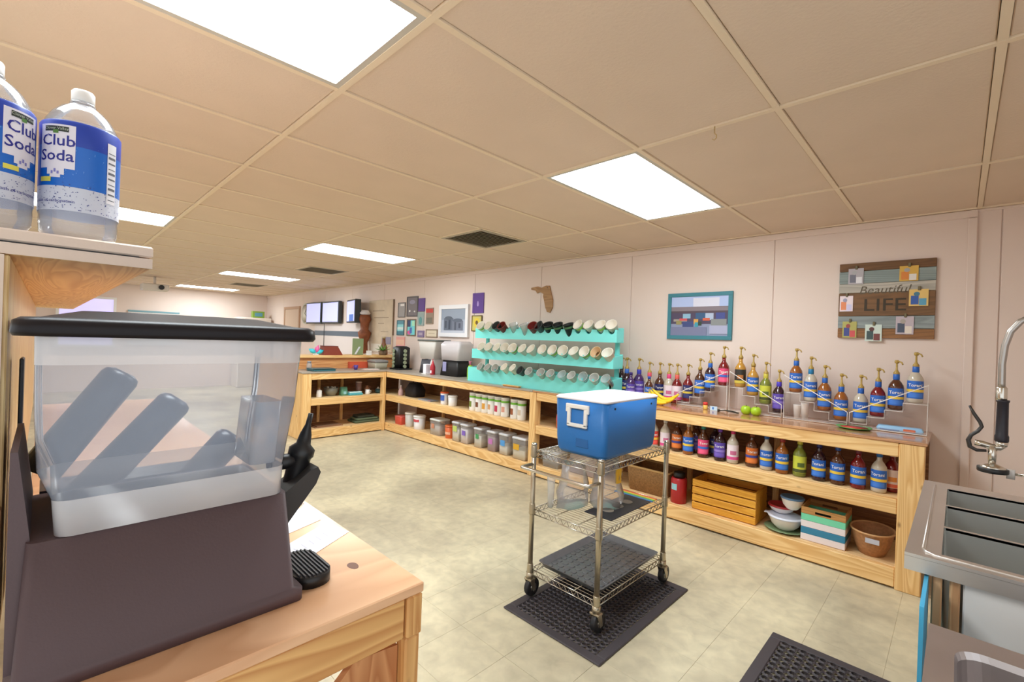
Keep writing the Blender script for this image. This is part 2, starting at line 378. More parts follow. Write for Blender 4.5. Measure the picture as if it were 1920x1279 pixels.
t = thing('shelf_partition', 'wooden partition with cap shelf on the far left, under the soda bottles', 'partition')
CREAM = mat((226, 206, 190), .6, bump=.3, bscale=40)
PALE = wood('z', (222, 184, 124), (240, 212, 156), .45, 4)
PALEX = wood('x', (214, 170, 110), (240, 206, 150), .45, 5, swirl=2.2)
bx('panel', t, (-4.2, -1.1, -.075, -.042, .901, 1.529), PALE, .002)
bx('edge_strip', t, (-1.1, -1.094, -.085, -.048, 1.126, 1.529), CREAM)
bx('end_post', t, (-1.16, -1.08, -.16, -.0425, 0, 1.125), wood('z', (206, 154, 96), (232, 186, 126), .5), .004)
bx('cap_board', t, (-4.5, -1.1, -.22, .14, 1.530, 1.5495), PALEX, .003)
bx('cap_board', t, (-4.5, -1.098, -.22, .141, 1.5512, 1.572), CREAM, .003)
bx('crack', t, (-1.0985, -1.0965, -.22, .12, 1.5496, 1.5511), BLACK)
bx('front_edge', t, (-1.0995, -1.0975, -.22, .14, 1.5305, 1.5490), CREAM)
# ================================================================== drink dispenser on the near counter
t = thing('drink_dispenser', 'large black drink dispenser with a milky see-through tank and black lid, nearest the camera', 'dispenser', (0, 0, WT))
def zz(z): return z-WT
DB = mat((86, 68, 71), .55, bump=.1, bscale=260)
b = MB(); b.loft([(-1.205, -.902, -.03, .366, .0006, .012), (-1.205, -.902, -.03, .366, .022, .012), (-1.195, -.908, -.022, .352, .026, .012), (-1.18, -.916, -.012, .333, zz(1.112), .012)], DB, cap1=True); b.build('base', t)
b = MB(); b.prism([(-.0295, .03), (-.008, .03), (-.008, zz(1.115)), (-.022, zz(1.24)), (-.0295, zz(1.24))], 'x', -1.2, -.93, DB); b.build('back_plate', t)
TANK = clear((200, 214, 240), .24, .08, .25); FROST = clear((226, 226, 232), .6, .3, .12)
b = MB(); b.loft([(-1.17, -.913, .012, .327, zz(1.166), .02), (-1.18, -.910, -.004, .333, zz(1.21), .022), (-1.19, -.907, -.008, .346, zz(1.29), .024), (-1.195, -.906, -.009, .351, zz(1.362), .024)], TANK, cap0=False, cap1=False); b.build('tank', t)
b = MB(); b.loft([(-1.168, -.914, .016, .3255, zz(1.113), .02), (-1.17, -.9125, .012, .3275, zz(1.166), .02)], FROST, cap0=True, cap1=False); b.build('tank_base', t)
b = MB(); b.loft([(-1.195, -.9055, -.0095, .3515, zz(1.362), .024), (-1.196, -.905, -.010, .353, zz(1.402), .024)], FROST, cap0=False, cap1=False); b.build('tank_rim', t)
b = MB(); b.loft([(-1.06, -.945, .275, .322, zz(1.167), .01), (-1.06, -.945, .285, .33, zz(1.285), .01)], clear((232, 236, 244), .5, .2, .1)); b.build('inner_column', t)
LIDM = mat((26, 21, 24), .42, spec=.25)
b = MB(); b.loft([(-1.21, -.893, -.031, .373, zz(1.4025), .03), (-1.216, -.889, -.034, .376, zz(1.408), .03), (-1.214, -.891, -.032, .374, zz(1.424), .03), (-1.205, -.9, -.024, .366, zz(1.429), .026), (-1.19, -.915, -.005, .345, zz(1.430), .026), (-1.15, -.96, .04, .29, zz(1.442), .026), (-1.13, -.99, .08, .25, zz(1.4435), .026)], LIDM); b.build('lid', t)
# tap with paddle lever
b = MB(); b.cyl((-1.0, .325, zz(1.15)), (-1.0, .395, zz(1.15)), .016, BLACK); b.lathe([(.02, 0), (.022, .01), (.022, .07), (.026, .075), (.026, .09), (.015, .10), (.012, .12), (.006, .14), (.005, .165)], BLACK, 12, (-1.0, .372, zz(1.085)), (0, .22, 1)); b.build('tap', t)
b = MB(); b.prism([(.338, zz(1.045)), (.346, zz(1.03)), (.405, zz(1.105)), (.414, zz(1.128)), (.408, zz(1.14)), (.394, zz(1.136)), (.345, zz(1.1))], 'x', -1.02, -.955, mat((52, 48, 46), .5)); b.build('lever', t)
b = MB(); b.loft([(-1.065, -.925, .366, .440, .0006, .034), (-1.065, -.925, .366, .440, .024, .034)], BLACK, n=6); dt = b.build('drip_tray', t)
for k in range(9):
    y = .372+k*.0075; w = .066*math.sqrt(max(.1, 1-((k-4)/5.)**4)); bx('grille_bar', dt, (-.995-w, -.995+w, y, y+.003, .0242, .0275), mat((62, 62, 66), .35))
# angled cup tubes behind the tank
t = thing('cup_holder', 'black holder of tilted cup tubes seen through the dispenser tank', 'cup holder', (0, 0, WT))
CT = mat((24, 28, 40), .35)
b = MB(); b.prism([(.0, .0006), (.40, .0006), (.40, .05), (.30, .17), (.0, .17)], 'x', -1.46, -1.36, CT); b.build('body', t)
for a, e in (((.0, 1.12), (.125, 1.315)), ((.07, 1.06), (.225, 1.25)), ((.26, 1.05), (.345, 1.15))):
    b = MB(); p0 = Vector((-1.33, a[0], zz(a[1]))); p1 = Vector((-1.33, e[0], zz(e[1]))); d = p1-p0
    b.lathe([(.036, 0), (.036, d.length-.012), (.032, d.length-.002), (.02, d.length+.004)], CT, 20, p0, d); b.build('tube', t)
# papers
def sheet(label, pts, m, z):
    b = MB(); b.prism(pts, 'z', z, z+.0008, m, WHITE); return tag(b.build('paper_sheet'), label, 'paper', 'papers on the near counter')
PAP = mat((228, 226, 236), .5)
o = sheet('white printed sheet on the near counter behind the drip tray', [(-1.04, .40), (-1.14, .39), (-1.235, .56), (-1.135, .572)], PAP, WT+.0006)
for k in range(6): MB().prism([(-1.098-.011*k, .43+.022*k), (-1.128-.011*k, .428+.022*k), (-1.129-.011*k, .431+.022*k), (-1.099-.011*k, .433+.022*k)], 'z', WT+.0014, WT+.0016, mat((186, 182, 196), .6)).build('print_line', o)
sheet('white sheet half hidden behind the dispenser tap lever', [(-1.20, .39), (-1.36, .42), (-1.38, .54), (-1.26, .55)], PAP, WT+.0006)
o = tag(MB().loft([(-1.56, -1.40, .46, .565, WT+.0006, .02), (-1.55, -1.41, .47, .56, WT+.012, .02)], CLEARD).build('plastic_sleeve'), 'shiny crumpled plastic sleeve on the far edge of the near counter', 'sleeve')
o = tag(MB().box(-1.285, -1.225, -.031, -.025, WT+.0006, 1.355, mat((34, 44, 58), .4), .002).build('baking_tray'), 'dark tray standing behind the dispenser against the partition', 'tray')
# ------------------------------------------------------------------ soda bottles
def soda(label, x, y, rz):
    t = thing('soda_bottle', label, 'bottle', (x, y, 1.5725), rz, 'club soda bottles'); s = 1.0
    W = clear((246, 248, 255), .14, .05, .2)
    b = MB(); b.lathe([(.030, .0), (.046, .002), (.0525, .012), (.054, .03), (.0535, .04), (.0545, .045), (.0545, .19), (.053, .198), (.049, .212), (.041, .228), (.03, .241), (.0165, .25), (.0135, .255), (.0135, .27)], W, 28, cap1=False); b.build('body', t)
    b = MB(); b.lathe([(.02, .006), (.05, .016), (.0515, .04), (.0525, .06), (.0525, .19), (.050, .2), (.0475, .208)], clear((232, 240, 255), .12, .2, .02), 24); b.build('water', t)
    b = MB(); b.lathe([(.0155, .256), (.0165, .258), (.0165, .274), (.0145, .277)], WHITE, 24); b.lathe([(.018, .2505), (.018, .2545)], W, 20); b.build('cap', t)
    BL = mat((24, 104, 200), .35); DK = mat((34, 66, 170), .35); LG = mat((206, 210, 224), .4)
    R = .0552; b = MB(); b.lathe([(R, .046), (R, .088)], LG, 40, cap0=False, cap1=False); b.lathe([(R+.0001, .088), (R+.0001, .16)], BL, 40, cap0=False, cap1=False); b.lathe([(R+.0002, .16), (R+.0002, .2), (.0535, .2035)], DK, 40, cap0=False, cap1=False); lb = b.build('label', t)
    def wrap(u0, v0, rr):
        return lambda u, v: (rr*math.sin((u+u0)/R), -rr*math.cos((u+u0)/R), v+v0)
    def patch(u0, u1, z0, z1, rr, m, nm):
        b = MB(); i0 = math.degrees(u0/R)-90; i1 = math.degrees(u1/R)-90; b.arc(rr, i0, i1, z0, z1, m, 8); return b.build(nm, lb)
    FL = mat((230, 226, 236), .4)
    patch(-.027, .027, .118, .194, R+.0006, FL, 'white_field'); patch(-.013, .013, .107, .119, R+.0006, FL, 'white_field'); patch(-.008, .008, .102, .108, R+.0006, FL, 'white_field')
    NAVY = mat((40, 44, 140), .4)
    b = MB(); b.text('Club', .0265, NAVY, wrap(.002, .1655, R+.0009), off=.012); b.text('Soda', .0265, NAVY, wrap(.0, .1395, R+.0009), off=.012); b.build('lettering', lb)
    patch(-.018, .018, .1815, .1905, R+.001, mat((44, 52, 46), .4), 'brand_plate'); patch(-.004, .004, .178, .184, R+.0012, mat((86, 130, 60), .4), 'brand_leaf')
    b = MB(); b.text('Clover Valley', .0066, mat((190, 196, 180), .5), wrap(0, .1865, R+.0014)); b.build('lettering', lb)
    b = MB(); b.text('splash of carbonation', .0075, NAVY, wrap(-.004, .062, R+.0009)); b.build('lettering', lb)
    patch(-.026, -.006, .0945, .1025, R+.0008, mat((226, 216, 90), .5), 'yellow_tag')
    for k in range(3): patch(-.006+k*.0045, -.003+k*.0045, .108+(k % 2)*.003, .113+(k % 2)*.004, R+.001, mat((130, 128, 196), .5), 'bell_mark')
    patch(.072, .09, .072, .182, R+.0006, mat((232, 230, 236), .5), 'fact_panel')
    for k in range(10): patch(.074, .088, .078+k*.0095, .0795+k*.0095+(k % 3)*.0014, R+.0009, mat((90, 90, 100), .5), 'fact_line')
    rnd = random.Random(int(x*1000+y*777)); b = MB()
    for k in range(220):
        u = rnd.uniform(-.05, .12); v = .048+.046*rnd.random()**1.3; w = rnd.uniform(.0006, .0019)
        b.arc(R+.0005, math.degrees(u/R)-90, math.degrees((u+w)/R)-90, v, v+w*.8, mat((60, 70, 140), .4), 1)
    stuff(b.build('speckles', lb, fix=False))
    rnd = random.Random(5); b = MB()
    for k in range(90):
        u = rnd.uniform(-.06, .12); v = rnd.uniform(.09, .17); w = rnd.uniform(.0004, .0012)
        b.arc(R+.0005, math.degrees(u/R)-90, math.degrees((u+w)/R)-90, v, v+w, mat((150, 196, 240), .4), 1)
    stuff(b.build('bubbles', lb, fix=False))
soda('clear club soda bottle with blue label standing nearest the shelf end', -1.17, .04, math.radians(52))
soda('clear club soda bottle with blue label cut off by the left photo edge', -1.15, -.073, math.radians(138))
# ================================================================== floor mats
def mat_thing(label, x0, y0, w, d, nx, ny, rz=0.):
    t = thing('floor_mat', label, 'floor mat', (x0, y0, 0), rz, 'black rubber anti-fatigue mats'); RB = mat((66, 60, 64), .6); b = MB(); bo = .05; h = .014
    for q in ((0, w, 0, bo), (0, w, d-bo, d), (0, bo, bo, d-bo), (w-bo, w, bo, d-bo)):
        b.box(*q, .0006, h*.75, RB, .004)
    b.build('border', t)
    b = MB(); i = b.mi(RB); cw = (w-2*bo)/nx; cd = (d-2*bo)/ny; r = min(cw, cd)*.33
    for a in range(nx):
        for c in range(ny):
            cx = bo+(a+.5)*cw; cy = bo+(c+.5)*cd; O = []; I = []; Bt = []
            for k in range(8):
                an = math.radians(22.5+45*k); dx, dy = math.cos(an), math.sin(an); s = 1/max(abs(dx), abs(dy))
                O.append(b.bm.verts.new((cx+dx*s*cw/2, cy+dy*s*cd/2, h*.62))); I.append(b.bm.verts.new((cx+dx*r, cy+dy*r, h))); Bt.append(b.bm.verts.new((cx+dx*r, cy+dy*r, .001)))
            for k in range(8):
                b._f([O[k], O[(k+1) % 8], I[(k+1) % 8], I[k]], i); b._f([I[k], I[(k+1) % 8], Bt[(k+1) % 8], Bt[k]], i)
    stuff(b.build('perforated_field', t, fix=False))
mat_thing('black rubber floor mat with holes under the chrome cart', -1.69, 1.73, .60, .92, 16, 26)
mat_thing('black rubber floor mat with holes at the bottom edge, in front of the sinks', -.63, 1.68, .6, .90, 13, 20)
# ================================================================== wire cart
CX0, CX1, CY0, CY1 = -1.655, -1.222, 1.895, 2.585
t = thing('utility_cart', 'chrome three tier wire cart on casters standing on a black mat', 'cart', ((CX0+CX1)/2, (CY0+CY1)/2, 0))
hx, hy = (CX1-CX0)/2, (CY1-CY0)/2; ZM = .0145
CST = []
for sx in (-1, 1):
    for sy in (-1, 1):
        b = MB(); b.cyl((sx*hx, sy*hy, .15), (sx*hx, sy*hy, .848), .0135, CARTM, n=12); p = b.build('post', t)
        b = MB(); b.lathe([(.0155, .8485), (.016, .853), (.012, .86)], CHROME, 12, (sx*hx, sy*hy, 0)); b.build('post_cap', p)
        for z in (.17, .50, .815):
            b = MB(); b.lathe([(.0175, z-.03), (.0185, z-.025), (.0165, z+.025), (.016, z+.03)], CARTM, 12, (sx*hx, sy*hy, 0)); b.build('sleeve', p)
        c = MB(); c.cyl((sx*hx, sy*hy, .118), (sx*hx, sy*hy, .152), .021, CARTM, n=12); c.box(sx*hx-.026, sx*hx+.026, sy*hy-.02, sy*hy+.02, .108, .12, CARTM, .003)
        for q in (-.021, .018): c.prism([(sy*hy-.018, .11), (sy*hy+.018, .11), (sy*hy+.03, .05), (sy*hy+.012, .046)], 'x', sx*hx+q, sx*hx+q+.003, CARTM)
        c = c.build('caster', t)
        w = MB(); w.lathe([(.03, -.015), (.048, -.013), (.05, -.008), (.05, .008), (.048, .013), (.03, .015)], mat((30, 28, 30), .5), 20, (sx*hx, sy*hy+.018, .0665), (1, 0, 0)); w.build('wheel', c)
        w = MB(); w.lathe([(.022, -.0175), (.022, .0175)], CHROME, 14, (sx*hx, sy*hy+.018, .0665), (1, 0, 0)); w.build('hub', c)
def wire_shelf(z):
    r = .0028; b = MB()
    for dz in (0, -.028):
        b.tube([(-hx, -hy, z+dz), (hx, -hy, z+dz)], r, CHROME, 6); b.tube([(-hx, hy, z+dz), (hx, hy, z+dz)], r, CHROME, 6)
        b.tube([(-hx, -hy, z+dz), (-hx, hy, z+dz)], r, CHROME, 6); b.tube([(hx, -hy, z+dz), (hx, hy, z+dz)], r, CHROME, 6)
    s = b.build('shelf_rim', t)
    b = MB()
    for y in (-hy, hy):
        n = 22; pts = [(-hx+2*hx*k/n, y, z-(.028 if k % 2 else 0)) for k in range(n+1)]; b.tube(pts, .0022, CHROME, 5)
    for x in (-hx, hx):
        n = 34; pts = [(x, -hy+2*hy*k/n, z-(.028 if k % 2 else 0)) for k in range(n+1)]; b.tube(pts, .0022, CHROME, 5)
    b.build('zigzag_truss', s)
    b = MB()
    for k in range(1, 26):
        y = -hy+2*hy*k/26; b.tube([(-hx, y, z), (hx, y, z)], .0016, CARTM, 5)
    for x in (-hx*.35, hx*.35): b.tube([(x, -hy, z-.006), (x, hy, z-.006)], .003, CARTM, 5)
    b.build('wire_deck', s)
for z in (.17, .50, .815): wire_shelf(z)
b = MB(); b.tube([(-hx, -hy+.002, .745), (-hx, -hy-.085, .745), (-hx+.006, -hy-.1, .746), (-hx+.02, -hy-.105, .747), (hx-.02, -hy-.105, .747), (hx-.006, -hy-.1, .746), (hx, -hy-.085, .745), (hx, -hy+.002, .745)], .009, CHROME, 10); b.build('push_handle', t)
# things on the cart
t = thing('cooler', 'blue hard cooler with white lid and white side handle on the cart', 'cooler', (-1.437, 2.28, .8185))
CB = mat((36, 112, 184), .45, bump=.15, bscale=200)
w, d = .163, .278
b = MB(); b.loft([(-w+.014, w-.014, -d+.016, d-.016, 0, .035), (-w+.004, w-.004, -d+.006, d-.006, .02, .035), (-w, w, -d, d, .08, .032), (-w-.004, w+.004, -d-.006, d+.006, .292, .03)], CB, n=5); b.build('body', t)
b = MB(); b.loft([(-w-.007, w+.007, -d-.009, d+.009, .2925, .03), (-w-.007, w+.007, -d-.009, d+.009, .302, .03), (-w+.003, w-.003, -d+.002, d-.002, .309, .03), (-w+.03, w-.03, -d+.03, d-.03, .3095, .02)], mat((240, 238, 246), .35), n=5); b.build('lid', t)
HW = mat((236, 234, 230), .4); b = MB(); y1 = -d-.003; y0 = y1-.016
b.box(-.078, .064, y0, y1, .248, .272, HW, .004); b.box(-.072, -.05, y0, y1, .158, .25, HW, .004); b.box(.036, .058, y0, y1, .158, .25, HW, .004); b.box(-.072, .058, y0, y1, .15, .17, HW, .004)
b.box(-.082, -.068, y0+.002, y1, .226, .272, HW, .003); b.box(.054, .068, y0+.002, y1, .226, .272, HW, .003); b.build('handle', t)
for y in (-.2, .19): MB().cyl((w+.0035, y, .262), (w+.0065, y, .262), .006, BLACK, n=10).build('rivet', t)
bx('molded_recess', t, (-.02, .06, -d-.0012, -d+.01, .045, .092), mat((32, 96, 160), .5), .002)
t = thing('baking_tray', 'shallow grey baking tray on the bottom tier of the cart', 'tray', (-1.437, 2.25, .1725))
TR = mat((126, 128, 134), .34, .3, var=.1, vscale=20)
b = MB(); b.loft([(-.185, .185, -.29, .29, 0, .02), (-.2, .2, -.305, .305, .028, .025), (-.206, .206, -.311, .311, .03, .025)], TR, cap1=False); b.loft([(-.18, .18, -.285, .285, .003, .02), (-.196, .196, -.301, .301, .028, .025), (-.206, .206, -.311, .311, .03, .025)], TR, cap1=False); b.build('pan', t)
b = MB()
for i in range(8):
    for j in range(13): b.loft([(-.172+i*.044, -.14+i*.044, -.275+j*.043, -.245+j*.043, .0031, .006), (-.168+i*.044, -.144+i*.044, -.271+j*.043, -.249+j*.043, .0065, .006)], TR, n=1)
stuff(b.build('embossed_pattern', t))
t = thing('stencil_board', 'black board with round cut-outs and a rainbow strip on the cart middle tier', 'board', (-1.36, 2.275, .5025))
b = MB(); b.box(-.07, .10, -.21, .215, 0, .006, mat((48, 50, 58), .45), .002); b.build('board', t)
for k, y in enumerate((-.10, .0, .10)): MB().cyl((.01, y, .0062), (.01, y, .0085), .032, mat((164, 158, 148), .5), n=20).build('disc', t)
for k, c in enumerate(((228, 84, 40), (240, 206, 60), (110, 206, 90), (70, 150, 226))): bx('rainbow_stripe', t, (-.15, .10, .274-.018*k, .2915-.018*k, .0002, .005), mat(c, .4))
BAG = clear((232, 226, 230), .24, .2, .2)
def bag(label, x, y, z, w, d, h, seed):
    r = random.Random(seed); R = []
    for q in range(7):
        f = q/6; s = 1-.35*f*f; ring = []
        for k in range(14):
            a = 2*math.pi*k/14; j = 1+r.uniform(-.14, .14); ring.append((w/2*s*j*math.cos(a), d/2*s*j*math.sin(a), h*f+(r.uniform(-.01, .01) if 0 < q else 0)))
        R.append(ring)
    b = MB(); b.rings(R, BAG); o = b.build('plastic_bag', None, (x, y, z)); return tag(o, label, 'bag')
bag('crumpled clear plastic bag on the cart middle tier, left half', -1.55, 2.12, .5025, .16, .22, .24, 3)
bg = bag('clear plastic bag with a yellow sticker on the cart middle tier', -1.40, 2.24, .5095, .17, .2, .26, 4)
bx('yellow_sticker', bg, (.06, .075, -.02, .02, .14, .22), mat((242, 186, 40), .5))
t = thing('clear_cup', 'tall clear plastic cup at the left front of the cart middle tier', 'cup', (-1.6, 1.985, .5025)); MB().lathe([(.016, 0), (.02, .1), (.024, .17)], clear((232, 234, 236), .35, .1), 14, cap1=False).build('cup', t)
# ================================================================== sinks at the right
def slab_frame(b, x0, x1, y0, y1, holes, z0, z1, m):
    """flat rim with rectangular openings lined up along y"""
    hx0, hx1 = holes[0][0], holes[0][1]
    b.box(x0, hx0, y0, y1, z0, z1, m); b.box(hx1, x1, y0, y1, z0, z1, m); last = y0
    for h in sorted(holes, key=lambda q: q[2]): b.box(hx0, hx1, last, h[2], z0, z1, m); last = h[3]
    b.box(hx0, hx1, last, y1, z0, z1, m)
t = thing('compartment_sink', 'long stainless sink with three basins under the spray faucet', 'sink')
holes = [(-.02, .5, 1.65, 1.915), (-.02, .5, 1.928, 2.195), (-.02, .5, 2.208, 2.475)]
b = MB(); slab_frame(b, -.09, .64, 1.597, 2.57, holes, .892, .9, STEEL); b.build('rim', t)
for k, h in enumerate(holes):
    b = MB(); b.loft([(h[0]+.02, h[1]-.02, h[2]+.02, h[3]-.02, .62, .03), (h[0], h[1], h[2], h[3], .65, .02), (h[0], h[1], h[2], h[3], .899, .004)], mat((196, 198, 194), .38, .85), cap1=False); q = b.build('basin', t)
    MB().cyl((.24, (h[2]+h[3])/2, .6205), (.24, (h[2]+h[3])/2, .623), .03, CHROME, n=16).build('drain', q)
b = MB(); b.box(-.09, .64, 1.597, 1.605, .856, .8915, STEEL); b.box(-.09, -.082, 1.605, 2.57, .856, .8915, STEEL); b.box(-.082, .64, 2.562, 2.57, .856, .8915, STEEL); b.build('apron', t)
b = MB(); b.tube([(-.055, 1.66, .9005), (-.055, 2.5, .9005)], .004, STEEL, 6); b.tube([(-.055, 1.66, .9005), (-.048, 1.636, .9005), (-.03, 1.625, .9005), (.6, 1.625, .9005)], .004, STEEL, 6); b.build('raised_bead', t)
bx('backsplash', t, (.62, .64, 1.597, 2.57, .9005, 1.1), STEEL)
for x in (.3, .58):
    for y in (1.64, 2.53): MB().cyl((x, y, 0), (x, y, .89), .02, STEEL, n=10).build('leg', t)
t = thing('hand_sink', 'stainless sink with a rounded basin at the bottom right corner', 'sink')
Z2 = .85; SK = mat((190, 182, 180), .36, .9, var=.08, vscale=8)
def rrect(x0, x1, y0, y1, r, n=6):
    P = []
    for cx, cy, a0 in ((x1-r, y1-r, 0), (x0+r, y1-r, 90), (x0+r, y0+r, 180), (x1-r, y0+r, 270)):
        P += [(cx+r*math.cos(math.radians(a0+90*k/n)), cy+r*math.sin(math.radians(a0+90*k/n))) for k in range(n+1)]
    return P
b = MB(); inn = rrect(.008, .5, .72, 1.268, .045); out = rrect(-.032, .62, .66, 1.33, .004)
def ringz(P, z): return [(x, y, z) for x, y in P]
b.rings([ringz(out, Z2-.05), ringz(out, Z2), ringz(inn, Z2), ringz(rrect(.012, .496, .724, 1.264, .045), Z2-.012), ringz(rrect(.02, .488, .732, 1.256, .05), Z2-.2), ringz(rrect(.06, .45, .77, 1.22, .05), Z2-.215)], SK, cap0=False, cap1=True, smooth=False); b.build('bowl', t)
MB().cyl((.25, 1.0, Z2-.2145), (.25, 1.0, Z2-.211), .03, CHROME, n=16).build('drain', t)
b = MB(); b.box(-.02, .6, .67, 1.31, .02, Z2-.23, mat((150, 146, 142), .45, .8)); b.build('pedestal', t)
# things below the long sink
bx('front_panel', bpy.data.objects['compartment_sink'], (.022, .62, 1.612, 1.63, .02, .8915), mat((226, 222, 218), .4), .003)
t = thing('folded_stand', 'pair of wooden slats standing under the near end of the long sink', 'stand', (0, 0, 0))
for x in (-.036, -.003): bx('slat', t, (x, x+.02, 1.612, 1.632, .0006, .855), wood('z', (190, 140, 96), (220, 176, 130), .5), .003)
bx('crosspiece', t, (-.036, .017, 1.6325, 1.645, .2, .23), WXN)
t = thing('printed_board', 'thin bright blue printed board edge beside the wooden slats', 'board', (0, 0, 0))
bx('panel', t, (-.05, -.042, 1.40, 1.66, .0006, .85), mat((70, 176, 222), .45))
for k, c in enumerate(((214, 60, 60), (236, 236, 240), (120, 210, 230))): bx('printed_patch', t, (-.0512, -.0502, 1.405+.08*k, 1.47+.08*k, .3+.05*k, .6), mat(c, .45))
# pre-rinse spray faucet
t = thing('spray_faucet', 'chrome pre-rinse spray faucet with black grip hanging over the long sink', 'faucet')
Y = 2.0
pts = [(.092, Y, 1.328), (.0915, Y, 1.40), (.096, Y, 1.455), (.106, Y, 1.497), (.126, Y, 1.528), (.155, Y, 1.546), (.2, Y, 1.555), (.3, Y, 1.55), (.42, Y, 1.5), (.5, Y, 1.4), (.56, Y, 1.25), (.57, Y, 1.1), (.57, Y, .9006)]
fine = []
for a, c in zip(pts, pts[1:]):
    for k in range(5): fine.append(Vector(a).lerp(Vector(c), k/5))
fine.append(Vector(pts[-1])); b = MB(); b.tube(fine, .0085, mat((170, 164, 158), .3, .9), 10); b.build('hose', t)
b = MB(); b.lathe([(.012, 1.292), (.0125, 1.3), (.0125, 1.328), (.009, 1.333)], CHROME, 14, (.0925, Y, 0)); b.build('ferrule', t)
b = MB(); b.lathe([(.014, 1.168), (.0155, 1.172), (.0155, 1.185), (.0135, 1.19), (.0125, 1.285), (.0145, 1.288), (.0145, 1.293)], mat((28, 24, 34), .45), 16, (.096, Y, 0)); b.build('grip', t)
b = MB(); b.lathe([(.012, 1.155), (.014, 1.168)], CHROME, 14, (.0965, Y, 0)); b.tube([(.099, Y, 1.158), (.092, Y, 1.15), (.078, Y, 1.15), (.055, Y, 1.156), (.04, Y, 1.157)], .009, CHROME, 10); b.tube([(.078, Y, 1.153), (.078, Y, 1.095)], [.011, .008], CHROME, 10); b.build('valve_body', t)
b = MB(); b.lathe([(.008, 1.1), (.02, 1.094), (.034, 1.087)], CHROME, 20, (.08, Y, 0)); b.lathe([(.033, 1.074), (.0345, 1.076), (.0345, 1.087), (.033, 1.0885)], BLACK, 24, (.08, Y, 0)); b.build('spray_head', t)
b = MB(); b.tube([(.026, Y, 1.268), (.036, Y, 1.245), (.05, Y, 1.22), (.054, Y, 1.207), (.046, Y, 1.192), (.032, Y, 1.178), (.026, Y, 1.162), (.03, Y, 1.142), (.045, Y, 1.134), (.066, Y, 1.136)], [.003, .0045, .005, .005, .005, .005, .006, .006, .005, .004], mat((46, 42, 40), .35), 8); b.build('squeeze_lever', t)
b = MB(); b.tube([(.57, Y, 1.08), (.125, Y, 1.078)], .0035, CHROME, 8); b.loft([(.108, .126, Y-.003, Y+.003, 1.062, .003), (.108, .126, Y-.003, Y+.003, 1.09, .003)], mat((200, 196, 192), .4)); b.build('tap_handle', t)
# ================================================================== syrup bottles
CACHE = {}
def part(key, name, parent, fn):
    """build once per key, share the mesh afterwards"""
    if key not in CACHE:
        b = MB(); fn(b); o = b.build(name, parent); CACHE[key] = o.data; return o
    return link(name, CACHE[key], parent)
LIQ = dict(amber=mat((150, 88, 36), .12, coat=.4), brown=mat((84, 46, 26), .12, coat=.4), red=mat((120, 24, 26), .12, coat=.4), clear=mat((196, 186, 168), .12, coat=.4), dark=mat((52, 26, 34), .12, coat=.4), gold=mat((190, 140, 60), .12, coat=.4), green=mat((122, 130, 50), .12, coat=.4), purple=mat((70, 40, 96), .12, coat=.4))
LAB = dict(blue=((44, 104, 196), (236, 200, 70)), white=((236, 222, 230), (222, 84, 150)), purple=((92, 70, 170), (150, 130, 210)), orange=((206, 108, 40), (60, 70, 150)), fruit=((216, 66, 56), (240, 196, 70)), pink=((224, 76, 120), (60, 110, 200)), lime=((206, 210, 70), (76, 84, 40)), navy=((38, 44, 104), (226, 200, 80)), black=((46, 44, 40), (220, 200, 80)), peach=((240, 220, 210), (226, 110, 80)))
